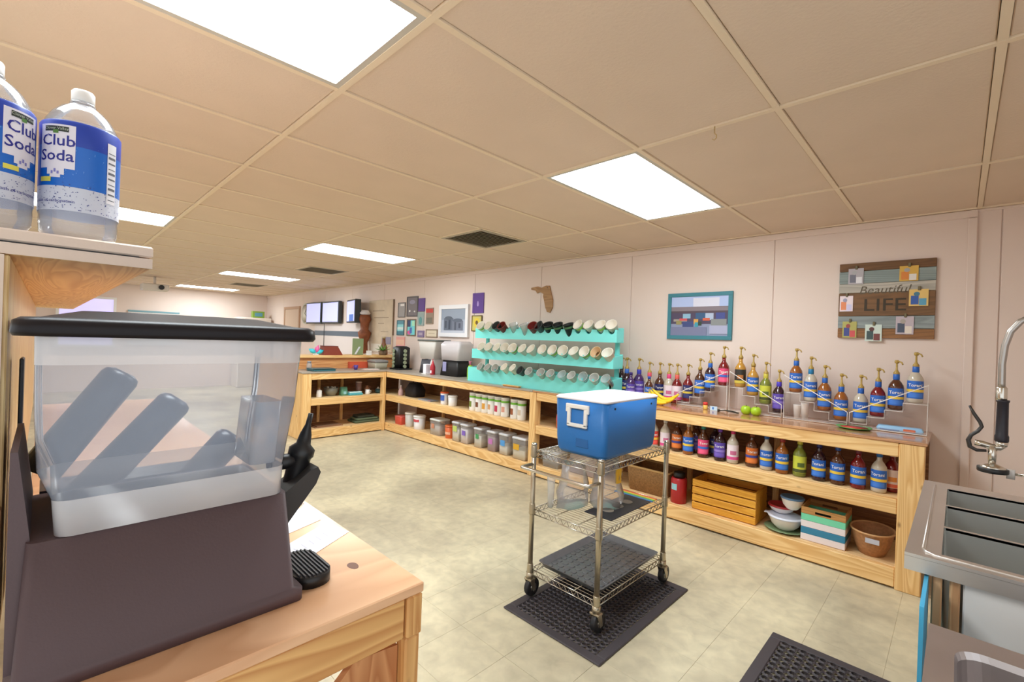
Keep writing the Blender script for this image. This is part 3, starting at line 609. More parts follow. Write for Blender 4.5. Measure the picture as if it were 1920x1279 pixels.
def syrup(label, x, y, z, liq, lab, pump=True, s=1., neck=None, cap=(40, 90, 180), group=None, twist=0.):
    t = thing('syrup_bottle', label, 'bottle', (x, y, z), math.atan2(-y, -x)+math.radians(twist), group)
    kb = (liq, s, pump)
    part(('glass', kb), 'glass', t, lambda b: b.lathe([(r*s, h*s) for r, h in [(.034, .0006), (.041, .006), (.042, .02), (.042, .15), (.039, .165), (.028, .185), (.017, .2), (.0145, .21), (.0145, .232)]], LIQ[liq], 18))
    c1, c2 = LAB[lab]; m1, m2 = mat(c1, .4), mat(c2, .4); R = .0426*s
    lb = part(('label', lab, s), 'label', t, lambda b: b.arc(R, -80, 80, .03*s, .145*s, m1, 12))
    part(('band', lab, s), 'label_band', lb, lambda b: b.arc(R+.0005, -80, 80, .072*s, .090*s, m2, 12) if lab in ('blue', 'navy', 'fruit', 'pink', 'orange', 'purple') else b.arc(R+.0005, -80, 80, .032*s, .055*s, m2, 12))
    if lab in ('blue', 'navy', 'purple', 'orange', 'fruit', 'pink'):
        def tx(b):
            b.text('Torani', .029*s, WHITE, lambda u, v: ((R+.0008)*math.cos(u/R), (R+.0008)*math.sin(u/R), v+.116*s), off=.012)
        part(('brand', lab, s), 'lettering', lb, tx)
        part(('lower', lab, s), 'label_foot', lb, lambda b: b.arc(R+.0004, -55, 55, .038*s, .066*s, mat(tuple(min(255, v+26) for v in c1), .4), 10))
    else:
        part(('motif', lab, s), 'label_motif', lb, lambda b: b.arc(R+.0006, -30, 30, .07*s, .1*s, mat({'white': (206, 110, 150), 'lime': (90, 110, 50), 'black': (190, 120, 60), 'peach': (232, 150, 70)}[lab], .4), 6))
    if neck: part(('neck', neck, s), 'neck_tag', t, lambda b: b.lathe([(.0165*s, .2*s), (.019*s, .205*s), (.018*s, .238*s), (.0155*s, .241*s)], mat(neck, .4), 14))
    if pump:
        def pm(b):
            b.lathe([(.0175*s, .2325*s), (.0175*s, .25*s), (.011*s, .258*s), (.006*s, .27*s), (.005*s, .31*s)], GOLD, 12)
            b.lathe([(.006*s, .31*s), (.012*s, .314*s), (.013*s, .326*s), (.009*s, .333*s)], GOLD, 12)
            b.tube([(0, 0, .322*s), (.02*s, .012*s, .324*s), (.038*s, .024*s, .319*s), (.046*s, .03*s, .305*s)], .0045*s, GOLD, 7)
        part(('pump', s), 'pump', t, pm)
    else: part(('cap', cap, s), 'cap', t, lambda b: b.lathe([(.0165*s, .2255*s), (.0165*s, .25*s), (.0145*s, .253*s)], mat(cap, .4), 14))
    return t
G1 = 'pump bottles standing on the counter'; BL = (40, 100, 190)
left = [(-2.425, 4.07, 'dark', 'fruit', 1.17, None, 'orange and red fruit label'), (-2.325, 4.0, 'dark', 'navy', 1.17, (60, 110, 200), 'navy label and blue neck tag'), (-2.215, 4.04, 'purple', 'purple', 1.17, (60, 60, 180), 'purple label'), (-2.105, 4.04, 'clear', 'white', 1.08, (226, 90, 110), 'white label and coral neck tag'), (-2.01, 4.06, 'brown', 'navy', 1.08, None, 'navy label behind the bananas'), (-1.91, 4.04, 'clear', 'white', 1.08, (226, 70, 130), 'white label and bright pink neck tag'), (-1.832, 4.04, 'red', 'white', 1.08, (226, 100, 90), 'white label over red syrup')]
for x, y, l, lab, s, nk, d in left: syrup('pump syrup bottle with '+d+', left of the clear racks', x, y, WT, l, lab, True, s, nk, group=G1)
# smaller filler bottles in the second row of that cluster
syrup('capped bottle with blue label right behind the bunch of bananas', -2.06, 3.95, WT, 'brown', 'blue', False, .9, cap=(40, 80, 180), group=G1)
syrup('capped purple bottle in front of the purple pump bottle', -2.24, 3.93, WT, 'purple', 'purple', False, 1., cap=(60, 40, 120), group=G1)
# stepped clear racks
ST = [.93, .985, 1.043, 1.10]
def rack(label, xa, xb, cuts, rising):
    t = thing('bottle_rack', label, 'display rack', (0, 0, 0), 0, 'clear stepped bottle racks'); y0, y1 = 3.925, 4.115; E = mat((236, 232, 226), .3)
    xs = [xa]+cuts+[xb]; zs = ST if rising else ST[::-1]
    bx('base', t, (xa, xb, y0, y1, WT+.0006, WT+.0046), CLEARP)
    prof = [(xa, WT+.005)]
    for k, z in enumerate(zs):
        bx('step', t, (xs[k]+.001, xs[k+1]-.001, y0, y1, z-.004, z-.0004), CLEARP); prof += [(xs[k], z-.002), (xs[k+1], z-.002)]
        if k: bx('riser', t, (xs[k]-.0009, xs[k]+.0009, y0, y1, min(zs[k-1], z)-.004, max(zs[k-1], z)-.004), CLEARP)
    prof.append((xb, WT+.005))
    xh, xl = (xb, xa) if rising else (xa, xb)
    bx('end_panel', t, (xh-.002, xh+.002, y0, y1, WT+.0046, 1.095), CLEARP); bx('end_panel', t, (xl-.002, xl+.002, y0, y1, WT+.0046, .926), CLEARP)
    b = MB(); b.tube([(u, y0, v) for u, v in prof], .0022, E, 6); b.build('step_edge', t)
    b = MB(); b.tube([(xl, y0-.004, WT+.005), (xl, y0-.004, 1.0), (xh, y0-.004, 1.225), (xh, y0-.004, WT+.005), (xl, y0-.004, WT+.005)], .0034, E, 6); b.build('front_edge', t)
    bx('front_lip', t, (xa, xb, y0-.003, y0-.001, WT+.005, WT+.02), CLEARP)
rack('leftmost clear stepped bottle rack, rising to the right, beside the bananas', -1.775, -1.355, [-1.665, -1.575, -1.487], True)
rack('second clear stepped bottle rack from the left, with green apples in front', -1.335, -.955, [-1.236, -1.143, -1.046], False)
rack('third clear stepped bottle rack from the left, with a white cup stack under it', -.94, -.548, [-.837, -.746, -.655], False)
rack('rightmost clear stepped bottle rack with the blue snack bag under it', -.535, -.135, [-.44, -.348, -.255], True)
RK = [('leftmost rack', [(-1.722, 0, 'red', 'navy', None), (-1.618, 1, 'brown', 'blue', None), (-1.532, 2, 'dark', 'blue', BL), (-1.42, 3, 'red', 'pink', None)]),
      ('second rack from the left', [(-1.287, 3, 'gold', 'black', None), (-1.19, 2, 'gold', 'blue', None), (-1.095, 1, 'green', 'lime', (200, 190, 70)), (-1.0, 0, 'dark', 'purple', (80, 60, 190))]),
      ('third rack from the left', [(-.888, 3, 'amber', 'blue', BL), (-.791, 2, 'clear', 'blue', (30, 120, 170)), (-.702, 1, 'amber', 'blue', BL), (-.601, 0, 'amber', 'blue', BL)]),
      ('rightmost rack', [(-.488, 0, 'clear', 'blue', BL), (-.394, 1, 'red', 'blue', BL), (-.30, 2, 'brown', 'blue', BL), (-.203, 3, 'clear', 'blue', BL)])]
SN = ('lowest', 'second lowest', 'second highest', 'highest')
for rn, L in RK:
    for x, k, l, lab, nk in L: syrup('pump syrup bottle on the %s step of the %s' % (SN[k], rn), x, 4.02, ST[k], l, lab, True, 1., nk, group='pump bottles on the clear racks')
low = [(-1.87, 3.70, 'clear', 'fruit', (200, 60, 50), 'red and yellow fruit label beside the cooler'), (-1.775, 3.72, 'clear', 'white', (220, 214, 210), 'white and pink label with a pale cap'), (-1.675, 3.73, 'brown', 'orange', (120, 80, 50), 'orange label, next to the cart post'), (-1.565, 3.70, 'amber', 'blue', (200, 180, 150), 'blue label and cream cap'), (-1.545, 3.81, 'brown', 'purple', (70, 40, 110), 'purple label standing in the second row'), (-1.445, 3.70, 'brown', 'pink', (40, 130, 120), 'pink label and teal cap'), (-1.395, 3.81, 'dark', 'navy', (40, 40, 60), 'navy label in the second row, behind the purple one'), (-1.315, 3.70, 'dark', 'purple', (110, 60, 170), 'purple label and purple cap'), (-1.22, 3.70, 'clear', 'white', (200, 50, 110), 'white and pink label with a magenta cap'), (-1.09, 3.715, 'brown', 'orange', (130, 64, 34), 'orange label and brown cap, after a gap'), (-.99, 3.71, 'clear', 'blue', (40, 96, 170), 'blue label and blue cap, pale syrup'), (-.885, 3.70, 'amber', 'blue', (150, 40, 40), 'blue label and dark red cap over amber syrup'), (-.78, 3.715, 'green', 'lime', (200, 190, 70), 'lime green label and yellow cap'), (-.665, 3.71, 'dark', 'blue', (40, 44, 110), 'blue label over nearly black syrup'), (-.56, 3.71, 'brown', 'blue', (50, 90, 170), 'blue label over brown syrup'), (-.45, 3.71, 'red', 'blue', (110, 40, 60), 'blue label over red syrup'), (-.345, 3.72, 'clear', 'blue', (30, 110, 190), 'blue label, last but one before the end post'), (-.287, 3.80, 'red', 'peach', (220, 190, 180), 'peach label right beside the end post')]
for x, y, l, lab, cp, d in low: syrup('middle shelf bottle with '+d, x, y, .5405, l, lab, False, .985, None, cp, 'syrup bottles on the middle shelf', random.Random(x).uniform(-14, 14))
# ------------------------------------------------------------------ fruit and odds on the right counter
def banana(label, base, tip, bow, r=.018):
    base, tip = Vector(base), Vector(tip); P = []; Rr = []
    for k in range(13):
        f = k/12; p = base.lerp(tip, f)+Vector(bow)*math.sin(math.pi*f); P.append(p); Rr.append(r*(.28 if f < .06 else .5+.5*math.sin(math.pi*min(1, f*1.05)) if f < .97 else .3))
    t = thing('banana', label, 'banana', (0, 0, 0), 0, 'bunch of bananas'); b = MB(); b.tube(P, Rr, mat((246, 208, 40), .45), 8); b.build('peel', t)
    b = MB(); d = (P[0]-P[1]).normalized(); b.cyl(P[0], P[0]+d*.018, .0055, mat((196, 170, 60), .6), n=7); b.build('stem', t)
for k, (bs, tp, bw) in enumerate((((-1.975, 3.86, 1.02), (-1.735, 3.87, 1.0), (0, .01, -.07)), ((-1.98, 3.83, 1.01), (-1.745, 3.80, .965), (0, -.01, -.06)), ((-1.975, 3.80, .995), (-1.79, 3.755, .928), (-.01, -.02, -.035)))):
    banana(('top banana of the bunch on the counter', 'middle banana of the bunch on the counter', 'front lowest banana of the bunch on the counter')[k], bs, tp, bw, .021)
for k, (x, y) in enumerate(((-1.19, 3.875), (-1.115, 3.868))):
    t = thing('green_apple', 'green apple, the %s of the pair in front of the racks' % ('left', 'right')[k], 'apple', (x, y, WT+.001), 0, 'green apples')
    b = MB(); b.lathe([(.004, .004), (.02, 0), (.034, .016), (.038, .036), (.033, .056), (.02, .066), (.008, .063), (.003, .057)], mat((166, 204, 40), .35), 18); b.build('flesh', t)
    MB().cyl((0, 0, .058), (.004, 0, .076), .0018, mat((90, 70, 40), .7), n=6).build('stem', t)
t = thing('tongs', 'dark metal tongs lying on the counter before the racks', 'tongs', (-1.38, 3.83, WT+.001)); DKM = mat((60, 56, 48), .4, .6)
for s in (-1, 1): MB().tube([(0, 0, .006), (.06, .02*s, .016), (.12, .022*s, .01), (.15, .008*s, .006)], .004, DKM, 6).build('arm', t)
MB().lathe([(.009, 0), (.009, .018)], DKM, 10, (-.002, 0, .0)).build('hinge', t)
t = thing('paper_cup_stack', 'stack of small white cups standing under the third rack', 'cup stack', (-.865, 3.985, WT+.0052))
for k in range(2): MB().lathe([(.02, 0), (.026, .10+.02*k), (.027, .102+.02*k)], WHITE, 16, (.05*k, 0, 0)).build('cup', t)
t = thing('snack_bag', 'light blue snack bag lying under the rightmost rack', 'bag', (-.27, 3.965, WT+.0052)); SB = mat((150, 196, 232), .35)
b = MB(); b.loft([(-.115, .115, -.03, .03, 0, .012), (-.12, .12, -.034, .034, .016, .012), (-.11, .11, -.024, .024, .034, .012)], SB); b.build('bag', t); bx('printed_patch', t, (.02, .08, -.0352, -.0335, .008, .024), mat((216, 110, 70), .5)); bx('printed_patch', t, (-.1, .0, -.0352, -.0335, .006, .013), mat((56, 120, 190), .5))
t = thing('melon_plate', 'red and green melon shaped plate lying before the rightmost rack', 'plate', (-.50, 3.86, WT+.001), .1)
b = MB(); b.lathe([(.03, 0), (.085, .004), (.1, .012), (.098, .013), (.08, .007), (.001, .005)], mat((96, 176, 90), .4), 24); b.build('rim', t); MB().lathe([(.001, .008), (.075, .009), (.078, .0095), (.001, .0105)], mat((206, 70, 56), .45), 24).build('centre', t)
t = thing('small_jar', 'small red and yellow jar under the leftmost rack', 'jar', (-1.50, 3.86, WT+.001)); MB().lathe([(.016, 0), (.018, .004), (.018, .035)], mat((226, 190, 90), .4), 14).build('jar', t); MB().lathe([(.0185, .0355), (.0185, .056), (.01, .06)], mat((214, 60, 50), .4), 14).build('lid', t)
t = thing('price_card', 'small pale blue card standing before the leftmost rack', 'card', (-1.43, 3.855, WT+.001)); bx('card', t, (-.028, .028, -.002, .002, 0, .034), mat((196, 222, 240), .5)); bx('print', t, (-.012, .002, -.0026, -.0021, .008, .026), mat((50, 120, 200), .5))
# ------------------------------------------------------------------ bottom shelf, right unit
Z0 = .1235
t = thing('wooden_crate', 'orange wooden crate with horizontal slats on the bottom shelf', 'crate', (-1.27, 3.80, Z0)); OW = wood('x', (214, 146, 40), (238, 176, 62), .5, 5, knots=False)
for y in (-.135, .125):
    for k in range(4): bx('slat', t, (-.235, .235, y, y+.01, .004+k*.06, .056+k*.06), OW, .003)
for x in (-.235, .217): bx('end_board', t, (x, x+.018, -.124, .124, .004, .236), OW, .003)
bx('floor_board', t, (-.217, .217, -.124, .124, 0, .01), OW)
t = thing('red_canister', 'red tin canister standing left of the orange crate', 'canister', (-1.64, 3.72, Z0)); MB().lathe([(.06, 0), (.063, .004), (.063, .19), (.055, .205)], mat((172, 36, 40), .35), 20).build('body', t)
MB().lathe([(.045, .2055), (.045, .245), (.04, .25)], BLACK, 18).build('lid', t); MB().arc(.0636, -130, -80, .11, .16, mat((150, 200, 210), .4), 6).build('badge', t)
t = thing('wicker_basket', 'flat woven basket behind the cart post on the bottom shelf', 'basket', (-1.92, 3.84, Z0)); WK = mat((150, 112, 70), .8, bump=.8, bscale=120, var=.3, vscale=70)
b = MB(); b.loft([(-.18, .18, -.13, .13, 0, .03), (-.2, .2, -.15, .15, .21, .03)], WK, cap1=False); b.loft([(-.175, .175, -.125, .125, .01, .03), (-.19, .19, -.14, .14, .21, .03)], WK, cap1=False); b.build('woven_wall', t)
b = MB(); b.tube([(x, y, .213) for x, y in rrect(-.198, .198, -.148, .148, .03)]+[(.198, .118, .213)], .009, mat((196, 160, 104), .7), 7); b.build('rim', t)
def bowl(label, x, y, z, r, h, cb, cl, s=1.):
    t = thing('lidded_bowl', label, 'bowl', (x, y, z), 0, 'stacked mixing bowls with lids'); b = MB(); b.lathe([(r*.45, 0), (r*.5, .003), (r*.8, h*.4), (r*.96, h*.9), (r, h)], mat(cb, .4), 26); b.build('bowl', t)
    b = MB(); b.lathe([(r*1.03, h+.0005), (r*1.05, h+.006), (r*1.02, h+.012), (r*.9, h+.014), (r*.85, h+.01), (.002, h+.012)], mat(cl, .35), 26); b.build('lid', t)
    return t
t = thing('green_plate', 'green plate under the stacked bowls', 'plate', (-.865, 3.76, Z0)); MB().lathe([(.07, .0005), (.09, .004), (.13, .016), (.132, .018), (.09, .009), (.001, .007)], mat((128, 150, 110), .4), 28).build('plate', t)
w1 = bowl('largest white bowl with a white lid at the bottom of the stack', -.865, 3.76, Z0+.0095, .108, .085, (232, 224, 220), (226, 230, 244))
bx('pour_spout', w1, (-.135, -.1, -.02, .02, .086, .094), mat((226, 230, 244), .35), .002)
bowl('white bowl with a red lid, middle of the stack', -.90, 3.80, Z0+.1085, .085, .045, (230, 224, 224), (170, 44, 52))
bowl('white bowl with a blue lid on top of the stack', -.82, 3.74, Z0+.169, .072, .075, (234, 226, 220), (96, 136, 176))
t = thing('striped_box', 'mint white and blue striped wooden box with a handle slot', 'box', (-.625, 3.79, Z0)); 
cols = [(236, 226, 228), (52, 132, 168), (238, 228, 230), (124, 222, 180)]
for k, c in enumerate(cols):
    for y in (-.12, .112): bx('plank', t, (-.125, .125, y, y+.008, .002+k*.045, .045+k*.045), mat(c, .45), .0015)
    for x in (-.125, .117): bx('plank', t, (x, x+.008, -.111, .111, .002+k*.045, .045+k*.045), mat(c, .45), .0015)
for y in (-.12, .112):
    b = MB(); bw = wood('x', (180, 128, 70), (206, 154, 92), .5)
    b.box(-.125, -.045, y, y+.008, .182, .226, bw); b.box(.045, .125, y, y+.008, .182, .226, bw); b.box(-.045, .045, y, y+.008, .206, .226, bw); b.box(-.045, .045, y, y+.008, .182, .19, bw); b.build('top_rail', t)
for x in (-.125, .117): bx('top_rail', t, (x, x+.008, -.111, .111, .182, .226), WYN)
bx('box_floor', t, (-.117, .117, -.111, .111, .0005, .006), WXN); bx('contents', t, (-.11, .11, -.105, .105, .0065, .15), mat((30, 28, 28), .6))
t = thing('oval_basket', 'oval tan woven basket at the right end of the bottom shelf', 'basket', (-.375, 3.80, Z0)); TB = mat((176, 126, 84), .75, bump=.7, bscale=140, var=.2, vscale=60)
R = []
for z, s in ((0, .62), (.05, .78), (.1, .9), (.15, 1.)): R.append([(s*.115*math.cos(2*math.pi*k/26), s*.15*math.sin(2*math.pi*k/26), z) for k in range(26)])
b = MB(); b.rings(R, TB, cap1=False); b.rings([[(p[0]*.95, p[1]*.95, p[2]+.004) for p in r] for r in R[:3]]+[[(p[0]*.96, p[1]*.96, p[2]) for p in R[3]]], TB, cap1=False); b.build('woven_wall', t)
b = MB(); b.tube([(p[0], p[1], .152) for p in R[3]]+[R[3][0][:2]+(.152,)], .006, mat((206, 160, 112), .7), 7); b.build('rim', t)
bx('paper_label', t, (-.02, .05, -.1505, -.147, .10, .13), mat((196, 196, 206), .5))
# between the middle post and the cooler
t = thing('orange_canister', 'orange canister on the middle shelf left of the cooler', 'canister', (-2.86, 3.72, .5405)); MB().lathe([(.075, 0), (.08, .01), (.08, .13), (.055, .18), (.03, .2)], mat((206, 96, 34), .35), 18).build('body', t); MB().arc(.0806, -150, -60, .08, .12, mat((222, 90, 110), .4), 8).build('label_band', t)
t = thing('clear_tub', 'clear plastic tub on the bottom shelf behind the cart handle', 'tub', (-2.98, 3.74, Z0)); b = MB(); b.loft([(-.1, .1, -.08, .08, 0, .02), (-.11, .11, -.09, .09, .15, .02)], CLEARD); b.build('tub', t); b = MB(); b.loft([(-.115, .115, -.095, .095, .1505, .02), (-.115, .115, -.095, .095, .168, .02)], mat((214, 216, 224), .4)); b.build('lid', t)
t = thing('grey_bin', 'grey brown storage bin on the bottom shelf behind the cart', 'bin', (-2.6, 3.82, Z0)); bx('bin', t, (-.16, .16, -.12, .12, 0, .2), mat((150, 134, 128), .6), .01); bx('rim', t, (-.165, .165, -.125, .125, .2005, .215), mat((120, 106, 102), .6), .003)
# ------------------------------------------------------------------ turquoise cup rack
t = thing('cup_rack', 'turquoise three tier cup rack standing on the counter', 'cup rack', (0, 0, 0))
C1 = [-4.23, -4.09, -3.95, -3.86, -3.69, -3.52, -3.37, -3.28, -3.17, -3.04, -2.90, -2.78, -2.65, -2.51, -2.385]
C2 = [-4.15, -4.02, -3.88, -3.745, -3.62, -3.47, -3.34, -3.18, -3.04, -2.90, -2.765, -2.635, -2.50, -2.37]
C3 = [-4.10, -3.97, -3.84, -3.69, -3.555, -3.44, -3.31, -3.14, -3.01, -2.86, -2.74, -2.60, -2.47, -2.345]
TI = [(3.80, 1.43, 1.552, C1), (3.755, 1.18, 1.297, C2), (3.70, WT+.001, 1.072, C3)]
for y, z0, z1, cs in TI:
    P = [(-4.36, z0), (-2.325, z0), (-2.325, z1)]
    for c in sorted(cs, reverse=True):
        for k in range(7):
            a = math.pi*k/6; P.append((c+.04*math.cos(a), z1-.045*math.sin(a)))
    P.append((-4.36, z1)); MB().prism(P, 'y', y-.009, y+.009, TURQ).build('front_board', t)
    if z0 > 1: bx('tier_floor', t, (-4.36, -2.325, y+.0095, 3.905, z0, z0+.018), TURQ, .002)
    bx('tier_back', t, (-4.36, -2.325, 3.906, 3.92, z0, z1+.02), TURQ, .002)
    for x in (-4.36, -2.343): MB().prism([(y+.0095, z0+.0185), (3.905, z0+.0185), (3.905, z1+.01), (y+.05, z1), (y+.0095, z1-.01)], 'x', x, x+.018, TURQ).build('end_cheek', t)
for x in (-4.30, -2.42): bx('upright', t, (x, x+.04, 3.9205, 3.95, WT+.001, 1.57), TURQ, .002)
CUPM = mat((240, 234, 222), .5); GREENB = mat((130, 186, 60), .5); KR = mat((222, 190, 150), .6)
def cup(label, x, y, z, kind, s=1., tilt=52, yaw=0.):
    t = thing('paper_cup', label, 'cup', (x, y, z), 0, 'cups in the turquoise rack')
    # mouth centre at the origin, axis leaning towards the room
    t.rotation_euler = (math.radians(tilt), 0, math.radians(yaw))
    h = .1*s
    def shell(b, m, n=18):
        b.lathe([(.031*s, -h), (.044*s, 0), (.0465*s, .001), (.0465*s, .006), (.0435*s, .006), (.0425*s, -.002), (.0295*s, -h+.006), (.001, -h+.006)], m, n, cap0=True, cap1=False)
    M = {'white': CUPM, 'green': CUPM, 'black': mat((30, 34, 32), .45), 'clear': clear((226, 232, 232), .4, .1), 'silver': mat((206, 206, 200), .4, .2), 'brown': KR, 'red': mat((130, 40, 34), .5), 'dark': mat((70, 76, 74), .4)}[kind]
    part(('cup', kind, s), 'cup_wall', t, lambda b: shell(b, M))
    if kind in ('green', 'black'): part(('cband', kind, s), 'band', t, lambda b: b.lathe([(.0408*s, -.03*s), (.0428*s, -.014*s)], GREENB if kind == 'green' else mat((70, 110, 70), .5), 18, cap0=False, cap1=False))
    if kind == 'brown': part(('liner', s), 'liner', t, lambda b: b.lathe([(.001, -.05*s), (.035*s, -.05*s)], mat((214, 176, 130), .6), 14))
def tier_name(r): return ('top', 'middle', 'bottom')[r]
K1 = ['green', 'white', 'dark', 'red', 'clear', 'clear', 'red', 'dark', 'black', 'black', 'black', 'green', 'white', 'green', 'white']
K2 = ['white', 'white', 'white', 'white', 'green', 'white', 'white', 'white', 'green', 'white', 'white', 'green', 'brown', 'white']
K3 = ['silver', 'silver', 'silver', 'white', 'white', 'dark', 'silver', 'silver', 'silver', 'clear', 'silver', 'clear', 'silver', 'clear']
DES = dict(white='white paper cup', green='white paper cup with a green band', black='black cup', clear='clear plastic cup', silver='silver grey cup', brown='cup with a tan inside', red='dark red cup', dark='dark grey cup')
rr = random.Random(11)
for row, (xs, ks) in enumerate(((C1, K1), (C2, K2), (C3, K3))):
    y, z0, z1, _ = TI[row]
    for k, (x, kd) in enumerate(zip(xs, ks)):
        tall = row == 0 and kd in ('clear', 'black', 'white', 'green') and k > 3; s = 1.25 if tall else (1.28 if row < 2 else 1.08)
        tl = (26 if tall and kd in ('clear', 'black') else 56)+rr.uniform(-7, 7); dz = .05 if tall else .036
        if row == 2: dz = .02 if kd != 'white' else .04
        cup('%s, %s from left, %s tier of turquoise rack' % (DES[kd], ordinal(k), tier_name(row)), x, y-.045+(.03 if tall else 0), z1+dz, kd, s, tl, rr.uniform(-14, 14))
t = thing('flat_tray', 'thin orange edged tray lying before the turquoise rack', 'tray', (-3.55, 3.645, WT+.001)); bx('tray', t, (-.12, .12, -.02, .025, 0, .012), mat((226, 160, 90), .5), .003); bx('rim', t, (-.13, .13, -.026, .031, .0122, .016), mat((238, 190, 120), .5), .001)
# ------------------------------------------------------------------ left unit: bottom shelf
def canister(label, x, y, w, d, h, body, lid, lab, fill=None, group='clear food canisters on the bottom shelf'):
    t = thing('food_canister', label, 'canister', (x, y, Z0), 0, group); b = MB(); b.loft([(-w/2+.006, w/2-.006, -d/2+.006, d/2-.006, 0, .015), (-w/2, w/2, -d/2, d/2, h*.9, .018)], body, n=3, cap1=False); b.build('body', t)
    if fill: b = MB(); b.loft([(-w/2+.009, w/2-.009, -d/2+.009, d/2-.009, .003, .012), (-w/2+.006, w/2-.006, -d/2+.006, d/2-.006, h*fill[1], .014)], mat(fill[0], .8), n=3); b.build('contents', t)
    b = MB(); b.loft([(-w/2-.004, w/2+.004, -d/2-.004, d/2+.004, h*.9+.0005, .018), (-w/2-.004, w/2+.004, -d/2-.004, d/2+.004, h*.97, .018), (-w/2+.01, w/2-.01, -d/2+.01, d/2-.01, h, .014)], lid, n=3); b.build('lid', t)
    if lab: bx('sticker', t, (lab[1]*w, lab[2]*w, -d/2-.003, -d/2-.0012, lab[3]*h, lab[4]*h), mat(lab[0], .5))
    return t
LG = mat((214, 216, 222), .4); CC = clear((232, 232, 234), .26, .15, .08)
canister('clear canister of white powder with a yellow green sticker', -4.515, 3.72, .135, .16, .245, CC, LG, ((188, 206, 110), -.3, .3, .5, .78), ((240, 234, 222), .62))
canister('clear canister of white powder with a violet sticker', -4.345, 3.72, .14, .16, .24, CC, LG, ((126, 96, 190), -.2, .25, .42, .66), ((240, 232, 236), .74))
canister('clear canister of white powder with a green sticker', -4.09, 3.72, .135, .16, .235, CC, LG, ((70, 150, 90), -.2, .2, .44, .68), ((238, 232, 220), .6))
canister('clear canister of mauve powder with a pink sticker', -3.855, 3.72, .135, .16, .235, CC, LG, ((196, 120, 186), -.25, .25, .36, .62), ((176, 146, 160), .7))
canister('clear canister half full of white powder with a blue sticker', -3.655, 3.72, .14, .16, .24, CC, LG, ((84, 156, 222), -.25, .25, .42, .68), ((240, 234, 222), .42))
canister('widest clear canister with a yellow sticker, next to the middle post', -3.40, 3.72, .2, .18, .24, CC, LG, ((222, 170, 40), -.38, .05, .42, .68), ((240, 228, 204), .42))
canister('clear square tub with coloured stickers left of the orange jar', -4.96, 3.74, .22, .18, .21, CC, mat((226, 230, 226), .4), ((206, 140, 110), -.3, .0, .4, .7), ((206, 196, 190), .6))
canister('coral red plastic tub at the left end of the bottom shelf', -5.88, 3.74, .17, .16, .12, mat((232, 96, 84), .45), mat((226, 110, 100), .45), None)
def tub(name, label, cat, x, y, z, r, h, c, lid, band=None, group=None):
    t = thing(name, label, cat, (x, y, z), 0, group); MB().lathe([(r*.88, 0), (r*.9, .003), (r, h*.88)], mat(c, .4), 20).build('body', t); MB().lathe([(r*1.05, h*.88+.0005), (r*1.05, h*.96), (r*.9, h)], mat(lid, .4), 20).build('lid', t)
    if band: MB().arc(r*.97+.0012, -160, -40, h*band[1], h*band[2], mat(band[0], .5), 10).build('label_band', t)
    return t
tub('jar', 'cloudy jar with handle between the coral tub and the white bucket', 'jar', -5.67, 3.74, Z0, .075, .2, (206, 202, 196), (226, 222, 214))
tub('bucket', 'white bucket with a red label on the bottom shelf', 'bucket', -5.42, 3.73, Z0, .085, .19, (236, 234, 236), (240, 240, 240), ((206, 80, 90), .55, .75))
tub('jar', 'orange jar between the stickered tub and the canister row', 'jar', -4.705, 3.72, Z0, .07, .165, (216, 100, 46), (214, 104, 50), ((236, 180, 150), .3, .5))
# middle shelf
tub('wipes_tub', 'white tub with blue label and orange lid on the middle shelf', 'tub', -4.865, 3.73, .5405, .055, .165, (238, 238, 240), (226, 100, 50), ((60, 100, 190), .3, .75))
tub('bucket', 'small plain white bucket beside the blue labelled tub', 'bucket', -4.69, 3.73, .5405, .06, .135, (238, 236, 234), (242, 240, 238))
CN = [(-4.27, (120, 140, 60)), (-4.157, (122, 70, 40)), (-4.045, (222, 160, 60)), (-3.935, (214, 160, 110)), (-3.822, (200, 60, 90)), (-3.712, (220, 160, 140)), (-3.56, (150, 84, 50)), (-3.45, (214, 196, 176))]
for k, (x, c) in enumerate(CN):
    t = thing('powder_canister', 'white drink powder canister with green band, %s from the left in its row' % ordinal(k), 'canister', (x, 3.72, .5405), 0, 'white drink powder canisters')
    part('pc_body', 'body', t, lambda b: b.lathe([(.049, 0), (.05, .004), (.05, .2)], WHITE, 20))
    part('pc_lid', 'lid', t, lambda b: b.lathe([(.0515, .2005), (.0515, .214), (.046, .218)], mat((244, 244, 240), .35), 20))
    part('pc_band', 'green_band', t, lambda b: b.lathe([(.0506, .158), (.0506, .182)], mat((116, 186, 60), .45), 20, cap0=False, cap1=False))
    MB().arc(.0508, -125+(k % 3)*8, -70+(k % 3)*8, .045+.01*(k % 2), .115, mat(c, .5), 6).build('picture_patch', t)
t = thing('dark_bag', 'dark bag in the left corner of the middle shelf', 'bag', (-5.72, 3.84, .5405)); b = MB(); b.loft([(-.13, .13, -.1, .1, 0, .04), (-.14, .14, -.11, .11, .1, .05), (-.09, .09, -.06, .06, .2, .04)], mat((34, 30, 32), .7)); b.build('bag', t); MB().tube([(-.05, 0, .198), (-.04, 0, .23), (.04, 0, .23), (.05, 0, .198)], .006, BLACK, 6).build('bag_handle', t)
t = thing('soap_bottle', 'small pale pink bottle in front of the dark bag', 'bottle', (-5.93, 3.73, .5405)); MB().lathe([(.035, 0), (.038, .01), (.036, .07), (.015, .11), (.012, .13)], mat((206, 170, 168), .4), 14).build('body', t); MB().lathe([(.014, .1305), (.014, .15)], mat((226, 216, 214), .4), 10).build('cap', t)
